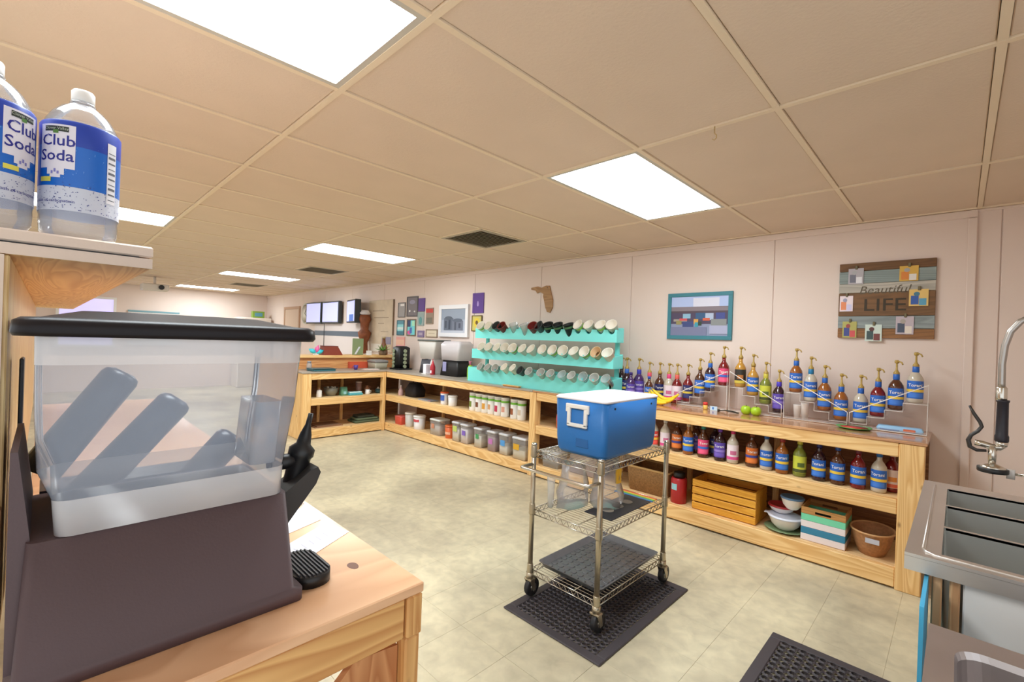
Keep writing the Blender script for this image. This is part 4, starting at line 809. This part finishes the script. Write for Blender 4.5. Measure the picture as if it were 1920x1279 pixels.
t = thing('flat_book', 'flat grey folder lying on the middle shelf left bay', 'folder', (-5.25, 3.74, .5405)); bx('cover', t, (-.16, .14, -.06, .08, 0, .012), mat((150, 152, 158), .5), .002); bx('corner_tab', t, (.08, .14, -.0602, -.05, .0122, .0145), mat((206, 80, 96), .5))
# ------------------------------------------------------------------ things on the left counter top
def disp2(label, x, y, w, tank, rz=0.):
    t = thing('juice_dispenser', label, 'dispenser', (x, y, WT), rz, 'small juice dispensers'); b = MB(); b.prism([(-w/2, .0006), (w/2, .0006), (w/2-.02, .19), (-w/2+.02, .19)], 'x', -.11, .11, mat((44, 42, 46), .5)); return t
t = thing('juice_dispenser', 'drink dispenser with grey lid and milky tank on the corner counter', 'dispenser', (-5.50, 3.95, WT), 0, 'drink dispensers on the corner counter')
b = MB(); b.loft([(-.14, .04, -.11, .11, .0006, .01), (-.1, .12, -.1, .1, .2, .01)], mat((60, 58, 66), .5)); b.build('base', t)
b = MB(); b.loft([(-.12, .2, -.11, .11, .21, .02), (-.16, .27, -.13, .13, .46, .03)], mat((222, 220, 218), .35), cap1=False); b.build('tank', t); b = MB(); b.loft([(-.18, .29, -.14, .14, .4605, .03), (-.18, .29, -.14, .14, .485, .03)], mat((92, 96, 92), .4)); b.build('lid', t); bx('pedestal', t, (.05, .19, -.09, .09, .0006, .2095), mat((226, 224, 222), .5), .004)
t = thing('juice_dispenser', 'drink dispenser with black base and clear tank next to the green bottle', 'dispenser', (-4.96, 3.97, WT), 0, 'drink dispensers on the corner counter')
b = MB(); b.loft([(-.2, .2, -.12, .12, .0006, .02), (-.16, .17, -.1, .1, .215, .02)], mat((26, 26, 28), .45)); b.build('base', t); b = MB(); b.loft([(-.18, .19, -.12, .12, .2155, .03), (-.2, .24, -.13, .13, .43, .04), (-.15, .2, -.1, .1, .475, .03)], clear((236, 230, 234), .6, .15, .1)); b.build('tank', t); bx('badge', t, (-.13, -.05, -.1215, -.119, .06, .19), mat((150, 150, 190), .4), .002)
t = thing('sauce_bottle', 'red squeeze bottle between the two counter dispensers', 'bottle', (-5.235, 3.79, WT)); MB().lathe([(.034, .0006), (.036, .01), (.036, .11), (.02, .15), (.008, .19)], mat((176, 36, 50), .35), 16).build('body', t); MB().lathe([(.006, .1905), (.004, .22)], mat((190, 50, 60), .4), 10).build('nozzle', t); MB().arc(.0368, -150, -60, .02, .06, mat((236, 226, 230), .5), 8).build('label_band', t)
t = thing('napkin_holder', 'white napkin holder before the left counter dispenser', 'holder', (-5.36, 3.78, WT)); bx('base', t, (-.06, .05, -.05, .05, .0006, .01), WHITE); bx('napkins', t, (-.04, .03, -.04, .04, .0105, .14), mat((236, 236, 244), .7), .006)
t = thing('spray_bottle', 'lime green bottle at the left end of the turquoise rack', 'bottle', (-4.47, 3.82, WT)); MB().lathe([(.036, .0006), (.038, .01), (.038, .14), (.018, .18)], mat((150, 206, 44), .4), 16).build('body', t); MB().lathe([(.014, .1805), (.014, .21), (.02, .215), (.02, .23)], mat((226, 120, 150), .4), 12).build('cap', t)
t = thing('capsule_tower', 'tall black capsule tower with pale pods in the corner', 'pod rack', (-6.27, 3.93, WT)); b = MB(); b.loft([(-.14, .14, -.14, .14, .0006, .05), (-.14, .14, -.14, .14, .02, .05)], BLACK); b.loft([(-.1, .1, -.1, .1, .0205, .02), (-.1, .1, -.1, .1, .34, .02), (-.06, .06, -.06, .06, .365, .02)], BLACK); b.build('frame', t)
for k in range(5):
    for s in (0, 1): MB().lathe([(.026, 0), (.03, .02), (.002, .0201)], mat((150, 160, 130), .45), 14, ((-.045, -.121, .05+.06*k) if s else (.121, -.0, .05+.06*k)), ((0, 1, 0) if s else (-1, 0, 0))).build('pod', t)
# ------------------------------------------------------------------ return counter: on its top
def simple(name, label, cat, loc, fn): 
    t = thing(name, label, cat, loc); fn(t); return t
simple('serving_tray', 'teal tray on the corner counter near its left end', 'tray', (-6.36, 2.70, WT), lambda t: (bx('tray', t, (-.1, .14, -.15, .16, .0006, .03), mat((54, 112, 122), .45), .008), bx('rim', t, (-.11, .15, -.16, .17, .0305, .036), mat((60, 90, 96), .45), .002)))
simple('glass_jar', 'small cloudy glass jar beside the teal tray', 'jar', (-6.5, 2.60, WT), lambda t: (MB().lathe([(.03, .0006), (.034, .01), (.034, .09), (.025, .1)], mat((176, 160, 150), .3), 14).build('jar', t), MB().lathe([(.027, .1005), (.027, .125)], mat((150, 150, 156), .4), 12).build('lid', t)))
simple('purple_cup', 'small purple cup on the corner counter', 'cup', (-6.38, 3.235, WT), lambda t: (MB().lathe([(.024, .0006), (.034, .07), (.031, .07), (.022, .004)], mat((84, 60, 140), .45), 14, cap1=False).build('cup', t), MB().tube([(0, -.033, .05), (0, -.052, .045), (0, -.05, .025), (0, -.03, .02)], .004, mat((84, 60, 140), .45), 6).build('cup_handle', t)))
simple('paper_stack', 'loose white and pink papers on the corner counter', 'papers', (-6.36, 3.46, WT), lambda t: [bx('sheet', t, (-.06+.01*k, .08-.006*k, -.13+.02*k, .1+.01*k, .0006+.004*k, .004+.004*k), mat(c, .5)) for k, c in enumerate(((236, 220, 210), (240, 200, 190), (240, 236, 230)))])
simple('orange_folder', 'orange folder leaning on the ledge of the corner counter', 'folder', (-6.655, 3.42, WT), lambda t: (bx('cover', t, (-.035, -.015, -.16, .16, .0006, .1), mat((214, 92, 60), .5), .002), bx('spine', t, (-.0145, -.011, -.16, -.145, .0006, .1), mat((190, 80, 54), .5))))
simple('food_keeper', 'grey lidded food container in the corner', 'container', (-6.50, 3.655, WT), lambda t: (MB().loft([(-.12, .12, -.1, .1, .0006, .02), (-.13, .13, -.11, .11, .1, .02)], mat((176, 170, 150), .4)).build('body', t), MB().loft([(-.135, .135, -.115, .115, .1005, .02), (-.135, .135, -.115, .115, .13, .02), (-.1, .1, -.08, .08, .145, .02)], mat((140, 136, 134), .4)).build('lid', t)))
# on the ledge
ZL = 1.1005
def pinwheel(t):
    for k, (a, c) in enumerate(((20, (60, 206, 226)), (75, (240, 110, 170)), (150, (70, 210, 230)))):
        a = math.radians(a); MB().lathe([(.004, 0), (.03, .035), (.034, .07), (.004, .12)], mat(c, .45), 10, (0, .0, .03), (0, math.cos(a), math.sin(a))).build('petal', t)
    bx('foot', t, (-.03, .03, -.03, .03, 0, .012), WHITE, .003); MB().cyl((0, 0, .012), (0, 0, .04), .006, WHITE, n=8).build('stalk', t)
simple('toy_flower', 'bright blue and pink toy flower on the wooden ledge', 'toy', (-6.72, 2.78, ZL), pinwheel)
simple('recipe_box', 'reddish brown slanted box on the wooden ledge', 'box', (-6.78, 3.02, ZL), lambda t: (MB().prism([(-.14, 0), (.16, 0), (.08, .13), (-.12, .13)], 'x', -.08, .08, mat((140, 62, 46), .5)).build('box', t), bx('lid_edge', t, (-.085, .085, -.125, .085, .1305, .137), mat((120, 50, 40), .5))))
simple('photo_frame', 'green framed stand with a white card on the ledge', 'picture frame', (-6.78, 3.46, ZL), lambda t: (bx('back_board', t, (-.03, -.015, -.08, .1, 0, .26), mat((140, 158, 116), .5), .002), MB().prism([(-.05, .01), (-.02, .01), (.05, .13), (.02, .13)], 'x', -.0145, -.008, mat((226, 232, 240), .5)).build('card', t)))
def plant(t):
    MB().lathe([(.05, 0), (.06, .01), (.07, .07)], mat((120, 96, 70), .6), 14).build('pot', t); r = random.Random(4)
    for k in range(16):
        a = 2*math.pi*k/16+r.uniform(-.2, .2); L = r.uniform(.08, .16); e = r.uniform(.0, .8)
        d = Vector((math.cos(a)*math.cos(e), math.sin(a)*math.cos(e), math.sin(e))); p = Vector((0, 0, .075))
        MB().rings([[p+d*L*f+Vector((-d.y, d.x, 0)).normalized()*w*s+Vector((0, 0, .004*(1-s*s))) for s in (-1, 0, 1)]+[p+d*L*f+Vector((0, 0, -.002))] for f, w in ((.0, .004), (.4, .018), (.8, .012), (1., .002))], mat((104, 150, 62), .5)).build('leaf', t)
simple('potted_plant', 'small green potted plant at the right end of the ledge', 'plant', (-6.72, 3.86, ZL), plant)
simple('white_card', 'small white card standing on the ledge before the wall board', 'card', (-6.74, 3.63, ZL), lambda t: (bx('card', t, (-.004, .004, -.045, .045, 0, .07), WHITE), bx('foot', t, (-.02, .02, -.045, .045, -.0005+.0006, .003), WHITE)))
simple('gift_bottle', 'brown ornament bottle behind the potted plant', 'bottle', (-6.9, 3.98, ZL), lambda t: (MB().lathe([(.06, 0), (.07, .02), (.06, .12), (.03, .2), (.025, .27)], mat((130, 84, 54), .45), 16).build('body', t), MB().lathe([(.03, .2705), (.03, .3)], mat((190, 170, 130), .5), 12).build('stopper', t)))
# middle shelf of the return counter
ZM_ = .5405
simple('soap_bottle', 'white pump soap bottle at the left end of the corner shelf', 'bottle', (-6.28, 2.66, ZM_), lambda t: (MB().lathe([(.035, 0), (.037, .01), (.035, .09), (.014, .105)], WHITE, 14).build('body', t), MB().tube([(0, 0, .105), (0, 0, .13), (.02, .0, .132)], .005, mat((220, 150, 140), .4), 7).build('pump', t)))
def dish(t):
    b = MB(); b.lathe([(.06, 0), (.09, .06), (.1, .12), (.095, .12), (.085, .06)], mat((140, 140, 132), .35, .4, bump=.6, bscale=90), 18, cap1=False); b.build('bowl', t)
    for k in range(5): MB().lathe([(.014, 0), (.014, .05)], mat((206, 206, 196), .4), 10, (.045*math.cos(k*1.26), .045*math.sin(k*1.26), .08), (.2*math.cos(k), .2*math.sin(k), 1)).build('utensil', t)
simple('utensil_bowl', 'patterned grey bowl of utensils on the corner shelf', 'bowl', (-6.36, 2.86, ZM_), dish)
simple('green_box', 'turquoise green pouch on the corner shelf', 'pouch', (-6.33, 3.03, ZM_), lambda t: (MB().loft([(-.05, .05, -.05, .05, 0, .015), (-.04, .04, -.045, .045, .09, .015), (-.01, .01, -.05, .05, .12, .004)], mat((110, 176, 150), .5)).build('pouch', t), bx('tag', t, (.0505, .053, -.02, .02, .02, .06), mat((160, 216, 226), .5))))
simple('soap_tray', 'white and turquoise long tray on the corner shelf', 'tray', (-6.3, 3.19, ZM_), lambda t: (bx('tray', t, (-.06, .06, -.11, .1, 0, .03), mat((84, 176, 190), .45), .006), bx('insert', t, (-.05, .05, -.1, .09, .0305, .05), mat((206, 238, 236), .4), .006)))
simple('thermos', 'tall dusty pink tumbler on the corner shelf', 'tumbler', (-6.42, 3.31, ZM_), lambda t: (MB().lathe([(.035, 0), (.038, .01), (.045, .16)], mat((150, 116, 108), .4), 16).build('body', t), MB().lathe([(.046, .1605), (.046, .18), (.03, .185)], mat((176, 150, 140), .4), 16).build('lid', t)))
simple('white_mug', 'white mug on the corner shelf', 'mug', (-6.29, 3.385, ZM_), lambda t: (MB().lathe([(.03, 0), (.034, .005), (.034, .07), (.031, .07), (.029, .008)], WHITE, 16, cap1=False).build('cup', t), MB().tube([(0, .034, .055), (0, .055, .05), (0, .054, .025), (0, .034, .018)], .004, WHITE, 6).build('mug_handle', t)))
simple('brown_jug', 'small brown jug on the corner shelf', 'jug', (-6.45, 3.46, ZM_), lambda t: (MB().lathe([(.03, 0), (.045, .03), (.04, .07), (.022, .09), (.025, .11)], mat((176, 120, 84), .45), 16).build('body', t), MB().tube([(0, .022, .095), (0, .055, .09), (0, .042, .05)], .005, mat((176, 120, 84), .45), 6).build('jug_handle', t)))
simple('teapot', 'teal and white pot near the right end of the corner shelf', 'pot', (-6.36, 3.6, ZM_), lambda t: (MB().lathe([(.03, 0), (.05, .02), (.05, .045), (.03, .065)], mat((70, 110, 116), .4), 16).build('body', t), MB().lathe([(.028, .0655), (.012, .08), (.012, .09)], WHITE, 12).build('lid', t)))
simple('spray_can', 'slim blue bottle at the right end of the corner shelf', 'bottle', (-6.45, 3.74, ZM_), lambda t: (MB().lathe([(.026, 0), (.028, .005), (.028, .13), (.012, .155)], mat((90, 160, 196), .4), 14).build('body', t), MB().lathe([(.012, .1555), (.012, .185)], mat((120, 180, 190), .4), 10).build('cap', t)))
simple('folded_netting', 'heap of dark green folded netting on the lowest corner shelf', 'netting', (-6.4, 3.4, Z0), lambda t: [MB().loft([(-.12+.02*k, .14-.02*k, -.2+.03*k, .22-.05*k, .0+.034*k, .03), (-.13+.02*k, .15-.02*k, -.21+.03*k, .23-.05*k, .017+.034*k, .03), (-.12+.02*k, .14-.02*k, -.2+.03*k, .22-.05*k, .0335+.034*k, .03)], mat(((84, 96, 70), (96, 110, 84), (60, 66, 56))[k], .8)).build('fold', t) for k in range(3)])
simple('flat_boards', 'thin boards lying on the lowest corner shelf, left half', 'boards', (-6.4, 2.8, Z0), lambda t: [bx('board', t, (-.14, .16, -.2+.03*k, .2-.02*k, .012*k, .0115+.012*k), mat(((150, 112, 84), (130, 96, 72))[k], .6), .002) for k in range(2)])
# ================================================================== wall hangings
YWL = YB-.0085
def pic(name, label, cat, x0, x1, z0, z1, fc, fw_, layers, depth=.022, mat_=None, group=None, tilt=None):
    t = thing(name, label, cat, (x0, YWL, z0), 0, group); w, h = x1-x0, z1-z0
    if fw_:
        f = MB(); m = mat(fc, .45)
        f.box(0, w, -depth, 0, 0, fw_, m, .002); f.box(0, w, -depth, 0, h-fw_, h, m, .002); f.box(0, fw_, -depth, 0, fw_, h-fw_, m, .002); f.box(w-fw_, w, -depth, 0, fw_, h-fw_, m, .002); f.build('frame', t)
    else: fw_ = 0
    pd = -depth*.6 if fw_ else -depth
    b = MB(); b.box(fw_, w-fw_, pd, -.0005, fw_, h-fw_, mat(layers[0], .5)); pr = b.build('print', t)
    b = MB(); iw, ih = w-2*fw_, h-2*fw_
    for k, l in enumerate(layers[1:]):
        y = pd-.0006-.0003*k
        if l[0] == 'e':
            _, cu, cv, ru, rv, c = l; b.prism([(fw_+iw*(cu+ru*math.cos(2*math.pi*q/14)), fw_+ih*(cv+rv*math.sin(2*math.pi*q/14))) for q in range(14)], 'y', y-.0002, y, mat(c, .5))
        else: u0, u1, v0, v1, c = l; b.box(fw_+iw*u0, fw_+iw*u1, y-.0002, y, fw_+ih*v0, fw_+ih*v1, mat(c, .5))
    if len(layers) > 1: b.build('printed_image', pr)
    else: b.bm.free()
    return t
# beach house photograph in teal frame
pic('framed_photo', 'teal framed photograph of a low colourful building on the wall', 'picture', -2.01, -1.42, 1.485, 1.915, (58, 126, 140), .035, [(142, 150, 178), (0, 1, .72, 1, (176, 192, 232)), (.4, .85, .74, .96, (216, 216, 232)), (.0, 1, .62, .74, (132, 120, 128)), (0, 1, .58, .63, (84, 68, 78)), (0, 1, .30, .58, (78, 66, 92)), (.22, .36, .44, .56, (140, 182, 206)), (.62, .76, .40, .57, (176, 190, 214)), (.45, .62, .42, .58, (54, 90, 130)), (.8, .95, .42, .58, (64, 74, 140)), (.05, .3, .36, .42, (160, 150, 140)), (.16, .3, .38, .44, (206, 84, 90)), (.42, .5, .3, .42, (214, 160, 80)), (.58, .7, .38, .45, (206, 96, 70)), (.72, .98, .26, .42, (136, 140, 140)), (.1, .2, .28, .38, (150, 140, 90)), (.22, .42, .22, .36, (60, 72, 124)), (.44, .5, .2, .34, (60, 150, 170)), (.5, .56, .26, .36, (50, 66, 50)), (.0, .65, .0, .22, (120, 124, 156)), (.7, 1., .05, .26, (170, 172, 200))])
# collage board
t = thing('collage_board', 'rustic plank board reading Beautiful LIFE with clipped photos', 'wall board', (-.66, YWL, 1.525)); w, h = .535, .55
rows = [(0, .07, (150, 104, 62)), (.07, .16, (150, 160, 160)), (.16, .33, (128, 92, 58)), (.33, .40, (196, 190, 178)), (.40, .49, (146, 160, 158)), (.49, h, (120, 84, 50))]
for a, c, col in rows: bx('plank', t, (0, w, -.022, 0, a+.001, c-.001), wood('x', tuple(int(v*.85) for v in col), col, .65, 4, knots=False), .002)
b = MB(); LT = mat((56, 44, 24), .6); b.text('LIFE', .125, LT, lambda u, v: (w*.5+u*1.15, -.0235, .235+v), off=.004); b.build('lettering', t)
b = MB(); b.text('Beautiful', .082, mat((96, 84, 66), .6), lambda u, v: (w*.5+u+v*.25, -.0235, .345+v)); b.build('lettering', t)
PH = [(.055, .395, .09, .115, [(176, 170, 176), (110, 110, 124), (226, 226, 230)]), (.345, .40, .1, .105, [(214, 170, 70), (216, 130, 50), (226, 222, 216)]), (.008, .195, .08, .115, [(236, 220, 226), (232, 140, 90), (210, 206, 240)]), (.40, .225, .10, .115, [(226, 190, 110), (50, 90, 170), (90, 160, 190)]), (.03, .0, .085, .12, [(176, 170, 90), (60, 70, 140), (206, 80, 80)]), (.165, -.022, .095, .12, [(206, 220, 210), (60, 80, 80), (120, 60, 56)]), (.335, .03, .095, .125, [(190, 176, 184), (70, 80, 100), (226, 214, 200)])]
for k, (u, v, pw, ph, cs) in enumerate(PH):
    p = bx('clipped_photo', t, (u, u+pw, -.0275, -.0255, v, v+ph), mat(cs[0], .4)); b = MB(); b.box(u+.1*pw, u+.5*pw, -.0282, -.0277, v+.1*ph, v+.62*ph, mat(cs[1], .4)); b.box(u+.52*pw, u+.9*pw, -.0282, -.0277, v+.05*ph, v+.45*ph, mat(cs[2], .4)); b.prism([(u+pw*(.4+.16*math.cos(q*.524)), v+ph*(.72+.13*math.sin(q*.524))) for q in range(12)], 'y', -.0284, -.0278, mat(tuple(int(x*.75) for x in cs[2]), .4)); b.build('photo_image', p)
    bx('clip', t, (u+pw*.45, u+pw*.6, -.034, -.0228, v+ph-.008, v+ph+.02), mat((110, 100, 70), .5), .002)
# Florida-shaped wooden cut-out
FLO = [(0, .30), (.0, .325), (.11, .335), (.16, .315), (.24, .34), (.29, .335), (.315, .25), (.345, .16), (.345, .06), (.31, .0), (.265, .01), (.235, .07), (.215, .15), (.195, .21), (.2, .235), (.15, .265), (.1, .25), (.07, .285)]
t = thing('state_cutout', 'brown wooden map cut-out shaped like a state above the cup rack', 'wall decor', (-3.79, YWL, 1.76)); MB().prism([(u*1.0, v*.96) for u, v in FLO], 'y', -.014, 0, wood('x', (150, 108, 64), (178, 136, 88), .6, knots=False)).build('cutout', t); MB().cyl((.26, -.016, .3), (.26, -.0142, .3), .006, mat((90, 70, 50), .5), n=8).build('nail', t)
# small pictures
t = pic('wall_banner', 'purple banner above the sunflower picture', 'banner', -4.89, -4.66, 1.775, 2.055, (80, 50, 120), 0, [(92, 58, 140), ('e', .5, .45, .1, .12, (150, 120, 190)), (.46, .54, .35, .6, (176, 150, 206))], .012)
pic('wall_picture', 'sunflower picture on the wall below the purple banner', 'picture', -4.89, -4.68, 1.525, 1.745, (120, 104, 60), .012, [(210, 196, 110), ('e', .5, .55, .34, .34, (226, 200, 60)), ('e', .5, .55, .15, .15, (110, 80, 30))])
pic('framed_photo', 'white framed black and white photograph of a building', 'picture', -5.63, -4.95, 1.435, 1.905, (232, 230, 232), .06, [(176, 184, 200), (0, 1, .55, 1, (150, 160, 176)), (.1, .5, .1, .62, (100, 108, 124)), (.45, .9, .08, .5, (116, 122, 138)), (.15, .22, .2, .5, (70, 78, 92)), (.3, .38, .15, .55, (64, 72, 88)), (.55, .62, .12, .45, (80, 86, 100)), (.72, .8, .2, .4, (74, 80, 96)), (0, 1, 0, .1, (190, 194, 206)), ('e', .3, .62, .16, .08, (90, 98, 112)), ('e', .68, .52, .2, .08, (96, 104, 120))], .04)
for nm, lb, x0, x1, z0, z1, fc, f, ly in [
    ('wall_plaque', 'grey plaque, upper left of the small picture group', -6.82, -6.60, 1.735, 1.985, (110, 106, 104), .012, [(160, 156, 156), (.3, .9, .78, .95, (236, 232, 230))]),
    ('wall_plaque', 'large dark grey plaque, top of the small picture group', -6.555, -6.235, 1.745, 2.075, (90, 84, 84), .02, [(122, 114, 118), ('e', .5, .75, .3, .12, (150, 146, 168)), ('e', .25, .25, .08, .06, (236, 236, 232)), ('e', .75, .22, .08, .05, (220, 220, 220))]),
    ('wall_card', 'purple card right of the dark grey plaque', -6.215, -6.045, 1.825, 2.035, (80, 60, 120), 0, [(96, 64, 140)]),
    ('wall_card', 'pale teal card below the purple card', -6.225, -6.055, 1.60, 1.815, (150, 160, 160), 0, [(150, 168, 166), ('e', .5, .35, .25, .3, (90, 150, 150))]),
    ('wall_card', 'tan card with a red top right of the teal card', -5.995, -5.81, 1.625, 1.875, (160, 140, 120), 0, [(150, 130, 112), (0, 1, .7, .95, (196, 60, 50)), (.1, .9, .05, .4, (120, 112, 96))]),
    ('wall_picture', 'teal and white beach picture at the left of the small pictures', -6.84, -6.62, 1.435, 1.69, (70, 110, 120), .014, [(150, 220, 226), (0, 1, .0, .25, (70, 130, 150)), (0, 1, .75, 1, (90, 150, 170)), (0, 1, .35, .55, (216, 240, 240))]),
    ('wall_picture', 'bright multicoloured framed picture beside the beach picture', -6.535, -6.275, 1.43, 1.705, (120, 104, 84), .02, [(120, 220, 226), (.0, .4, .55, 1, (60, 70, 110)), ('e', .25, .15, .25, .15, (226, 90, 160)), (.3, .6, .1, .5, (80, 110, 190)), (.6, .95, .6, .95, (180, 236, 200))]),
    ('wall_card', 'pink paper pennant below the beach picture', -6.84, -6.59, 1.17, 1.41, (230, 150, 150), 0, [(238, 170, 160), (.0, 1, .4, .8, (244, 196, 170)), (.15, .85, .1, .4, (242, 160, 190))]),
    ('wall_card', 'small violet card above the counter dispenser', -6.215, -6.04, 1.415, 1.52, (120, 110, 140), 0, [(128, 112, 150), (.2, .8, .3, .7, (176, 160, 180))]),
    ('wall_picture', 'small beige framed certificate above the counter dispenser', -5.99, -5.69, 1.415, 1.545, (150, 130, 110), .018, [(222, 208, 184), (.2, .8, .4, .6, (196, 180, 156))])]:
    pic(nm, lb, 'picture' if 'picture' in nm or 'plaque' in nm else 'card', x0, x1, z0, z1, fc, f, ly, .016, group='small pictures on the back wall')
t = thing('wall_map', 'cream wall board with faint writing left of the small pictures', 'wall board', (-7.80, YWL, 1.13)); bx('board', t, (0, .83, -.02, 0, 0, .92), mat((214, 196, 172), .7, var=.08, vscale=8), .003); bx('dark_edge', t, (.831, .852, -.022, 0, .3, .92), mat((120, 96, 74), .6))
for k, (u, v, a, c) in enumerate(((.15, .72, .4, .02), (.2, .6, .5, .015), (.35, .5, .2, .012), (.45, .35, .25, .014))): bx('scribble', t, (u, u+a, -.0215, -.0203, v, v+c), mat((176, 156, 134), .7))
bx('notice', t, (.5, .8, -.024, -.0203, .14, .27), mat((150, 144, 166), .6)); bx('notice', t, (.12, .62, -.024, -.0203, .0, .14), mat((226, 218, 206), .6))
t = thing('carved_figure', 'tall brown carved wooden figure hanging on the wall', 'wall decor', (-7.74, YWL-.001, 1.08)); cw = mat((140, 78, 44), .6, var=.3, vscale=12)
MB().lathe([(.03, 0), (.07, .04), (.06, .2), (.1, .3), (.12, .38), (.07, .44), (.08, .55), (.11, .62), (.09, .7)], cw, 14, (0, -.125, 0)).build('body', t); MB().lathe([(.07, .7005), (.1, .73), (.06, .79)], mat((226, 222, 224), .5), 14, (0, -.125, 0)).build('cap', t)
t = thing('wall_clock', 'pale round wall clock left of the three screens', 'clock', (-10.72, YWL, 1.86)); MB().lathe([(.22, 0), (.235, .01), (.235, .03), (.22, .035)], mat((196, 200, 186), .5), 30, (0, 0, 0), (0, -1, 0)).build('case', t); MB().lathe([(.21, .0355), (.001, .036)], mat((226, 222, 208), .6), 30, (0, 0, 0), (0, -1, 0)).build('face', t)
for a, L in ((.5, .12), (2.2, .16)): MB().tube([(0, -.039, 0), (L*math.sin(a), -.039, L*math.cos(a))], .006, mat((60, 60, 60), .5), 6).build('hand', t)
SCR = emit((186, 190, 250), .62)
def tv(label, xc, zc, w, h, rz):
    t = thing('wall_screen', label, 'screen', (xc, YWL-.02, zc), rz, 'wall mounted screens'); bx('case', t, (-w/2, w/2, -.09, -.015, -h/2, h/2), mat((52, 58, 60), .4), .008); bx('screen', t, (-w/2+.03, w/2-.03, -.0925, -.0902, -h/2+.03, h/2-.03), SCR); bx('bracket', t, (-.1, .1, -.0145, .012, -.1, .1), BLACK)
tv('leftmost of the three lit wall screens', -10.08, 1.86, .77, .46, 0); tv('middle one of the three lit wall screens', -9.24, 1.86, .77, .45, 0)
t = thing('wall_screen', 'rightmost of the three lit wall screens, turned away on an arm', 'screen', (-8.03, 4.06, 1.85), 0, 'wall mounted screens'); t.rotation_euler = (0, 0, math.radians(-12))
bx('case', t, (-.29, .29, -.12, -.01, -.215, .215), mat((52, 58, 60), .4), .008); bx('screen', t, (-.26, .26, -.1225, -.1202, -.185, .185), SCR); bx('dark_figures', t, (-.08, .2, -.1235, -.1227, -.185, -.06), emit((70, 110, 190), .4)); MB().tube([(0, -.01, 0), (.02, .06, 0), (-.02, .125, 0)], .02, BLACK, 7).build('bracket_arm', t)
t = thing('wall_panel_board', 'wide white board with a dark blue grey stripe under the screens', 'wall board', (-10.2, YWL, .55)); bx('board', t, (0, 2.35, -.02, 0, 0, 1.08), mat((226, 214, 210), .6), .003); bx('stripe', t, (0, 2.34, -.024, -.0203, .83, .93), mat((92, 104, 118), .5)); bx('cable', t, (.5, .515, -.03, -.0245, .2, 1.08), BLACK)
# far end of the room
d = st(bx('door_1', None, (-12.0, -11.14, YB-.03, YB-.0085, 0, 1.98), mat((206, 180, 158), .6), .003)); bx('door_trim', d, (-12.06, -12.001, YB-.04, YB-.0085, 0, 2.04), mat((186, 150, 122), .6)); bx('door_trim', d, (-11.139, -11.08, YB-.04, YB-.0085, 0, 2.04), mat((186, 150, 122), .6)); bx('door_trim', d, (-12.0, -11.14, YB-.04, YB-.0085, 1.981, 2.04), mat((186, 150, 122), .6)); MB().lathe([(.012, 0), (.03, .03), (.03, .06), (.01, .07)], CHROME, 12, (-11.25, YB-.03, 1.0), (0, -1, 0)).build('door_knob', d)
simple('tall_cabinet', 'white cabinet standing in the far corner', 'cabinet', (-13.1, 3.72, 0), lambda t: (bx('body', t, (-.28, .28, -.35, .4, 0, 1.76), mat((226, 216, 206), .5), .01), bx('door_panel', t, (.2805, .295, -.34, .39, .05, 1.72), mat((222, 212, 202), .5), .004)))
simple('green_sign', 'small green and blue box on top of the far cabinet', 'box', (-13.0, 3.85, 1.7605), lambda t: (bx('box', t, (-.06, .06, -.14, .14, 0, .17), mat((128, 160, 60), .5), .004), bx('face_print', t, (.0605, .063, -.09, .09, .04, .13), mat((90, 150, 170), .5))))
simple('whiteboard', 'teal edged white board low on the far wall', 'board', (XW+.0005, 1.8, 1.0), lambda t: (bx('panel', t, (0, .02, -.5, .45, 0, .76), mat((222, 216, 212), .5)), bx('edge', t, (0, .03, -.5, .45, .7605, .80), mat((120, 160, 170), .5))))
w1_ = st(bx('window_1', None, (XW+.0005, XW+.02, .2, 1.05, 1.0, 2.0), emit((206, 200, 250), .7))); 
for q in ((.15, .2, .95, 2.05), (1.05, 1.1, .95, 2.05)): bx('window_frame', w1_, (XW+.0005, XW+.04, q[0], q[1], q[2], q[3]), WHITE)
bx('window_frame', w1_, (XW+.0005, XW+.04, .2, 1.05, .95, .9995), WHITE); bx('window_frame', w1_, (XW+.0005, XW+.04, .2, 1.05, 2.0005, 2.05), WHITE)
simple('projector', 'pale ceiling projector hanging near the far lights', 'projector', (-10.8, 1.42, 2.11), lambda t: (bx('case', t, (-.16, .16, -.2, .2, 0, .12), mat((214, 206, 198), .5), .015), MB().cyl((0, 0, .12), (0, 0, ZC-2.11), .02, mat((214, 206, 198), .5), n=10).build('mount_pole', t), MB().lathe([(.04, 0), (.045, .02)], BLACK, 14, (.16, .08, .06), (1, 0, 0)).build('lens', t)))
simple('ceiling_hook', 'small wire hook hanging from the ceiling grid right of the light', 'hook', (-.78, 2.0, ZC-.06), lambda t: (MB().tube([(0, 0, .06), (0, 0, .03), (.008, 0, .02), (.008, 0, .008), (0, 0, .0), (-.008, 0, .006)], .0025, mat((190, 160, 110), .4), 6).build('wire', t)))
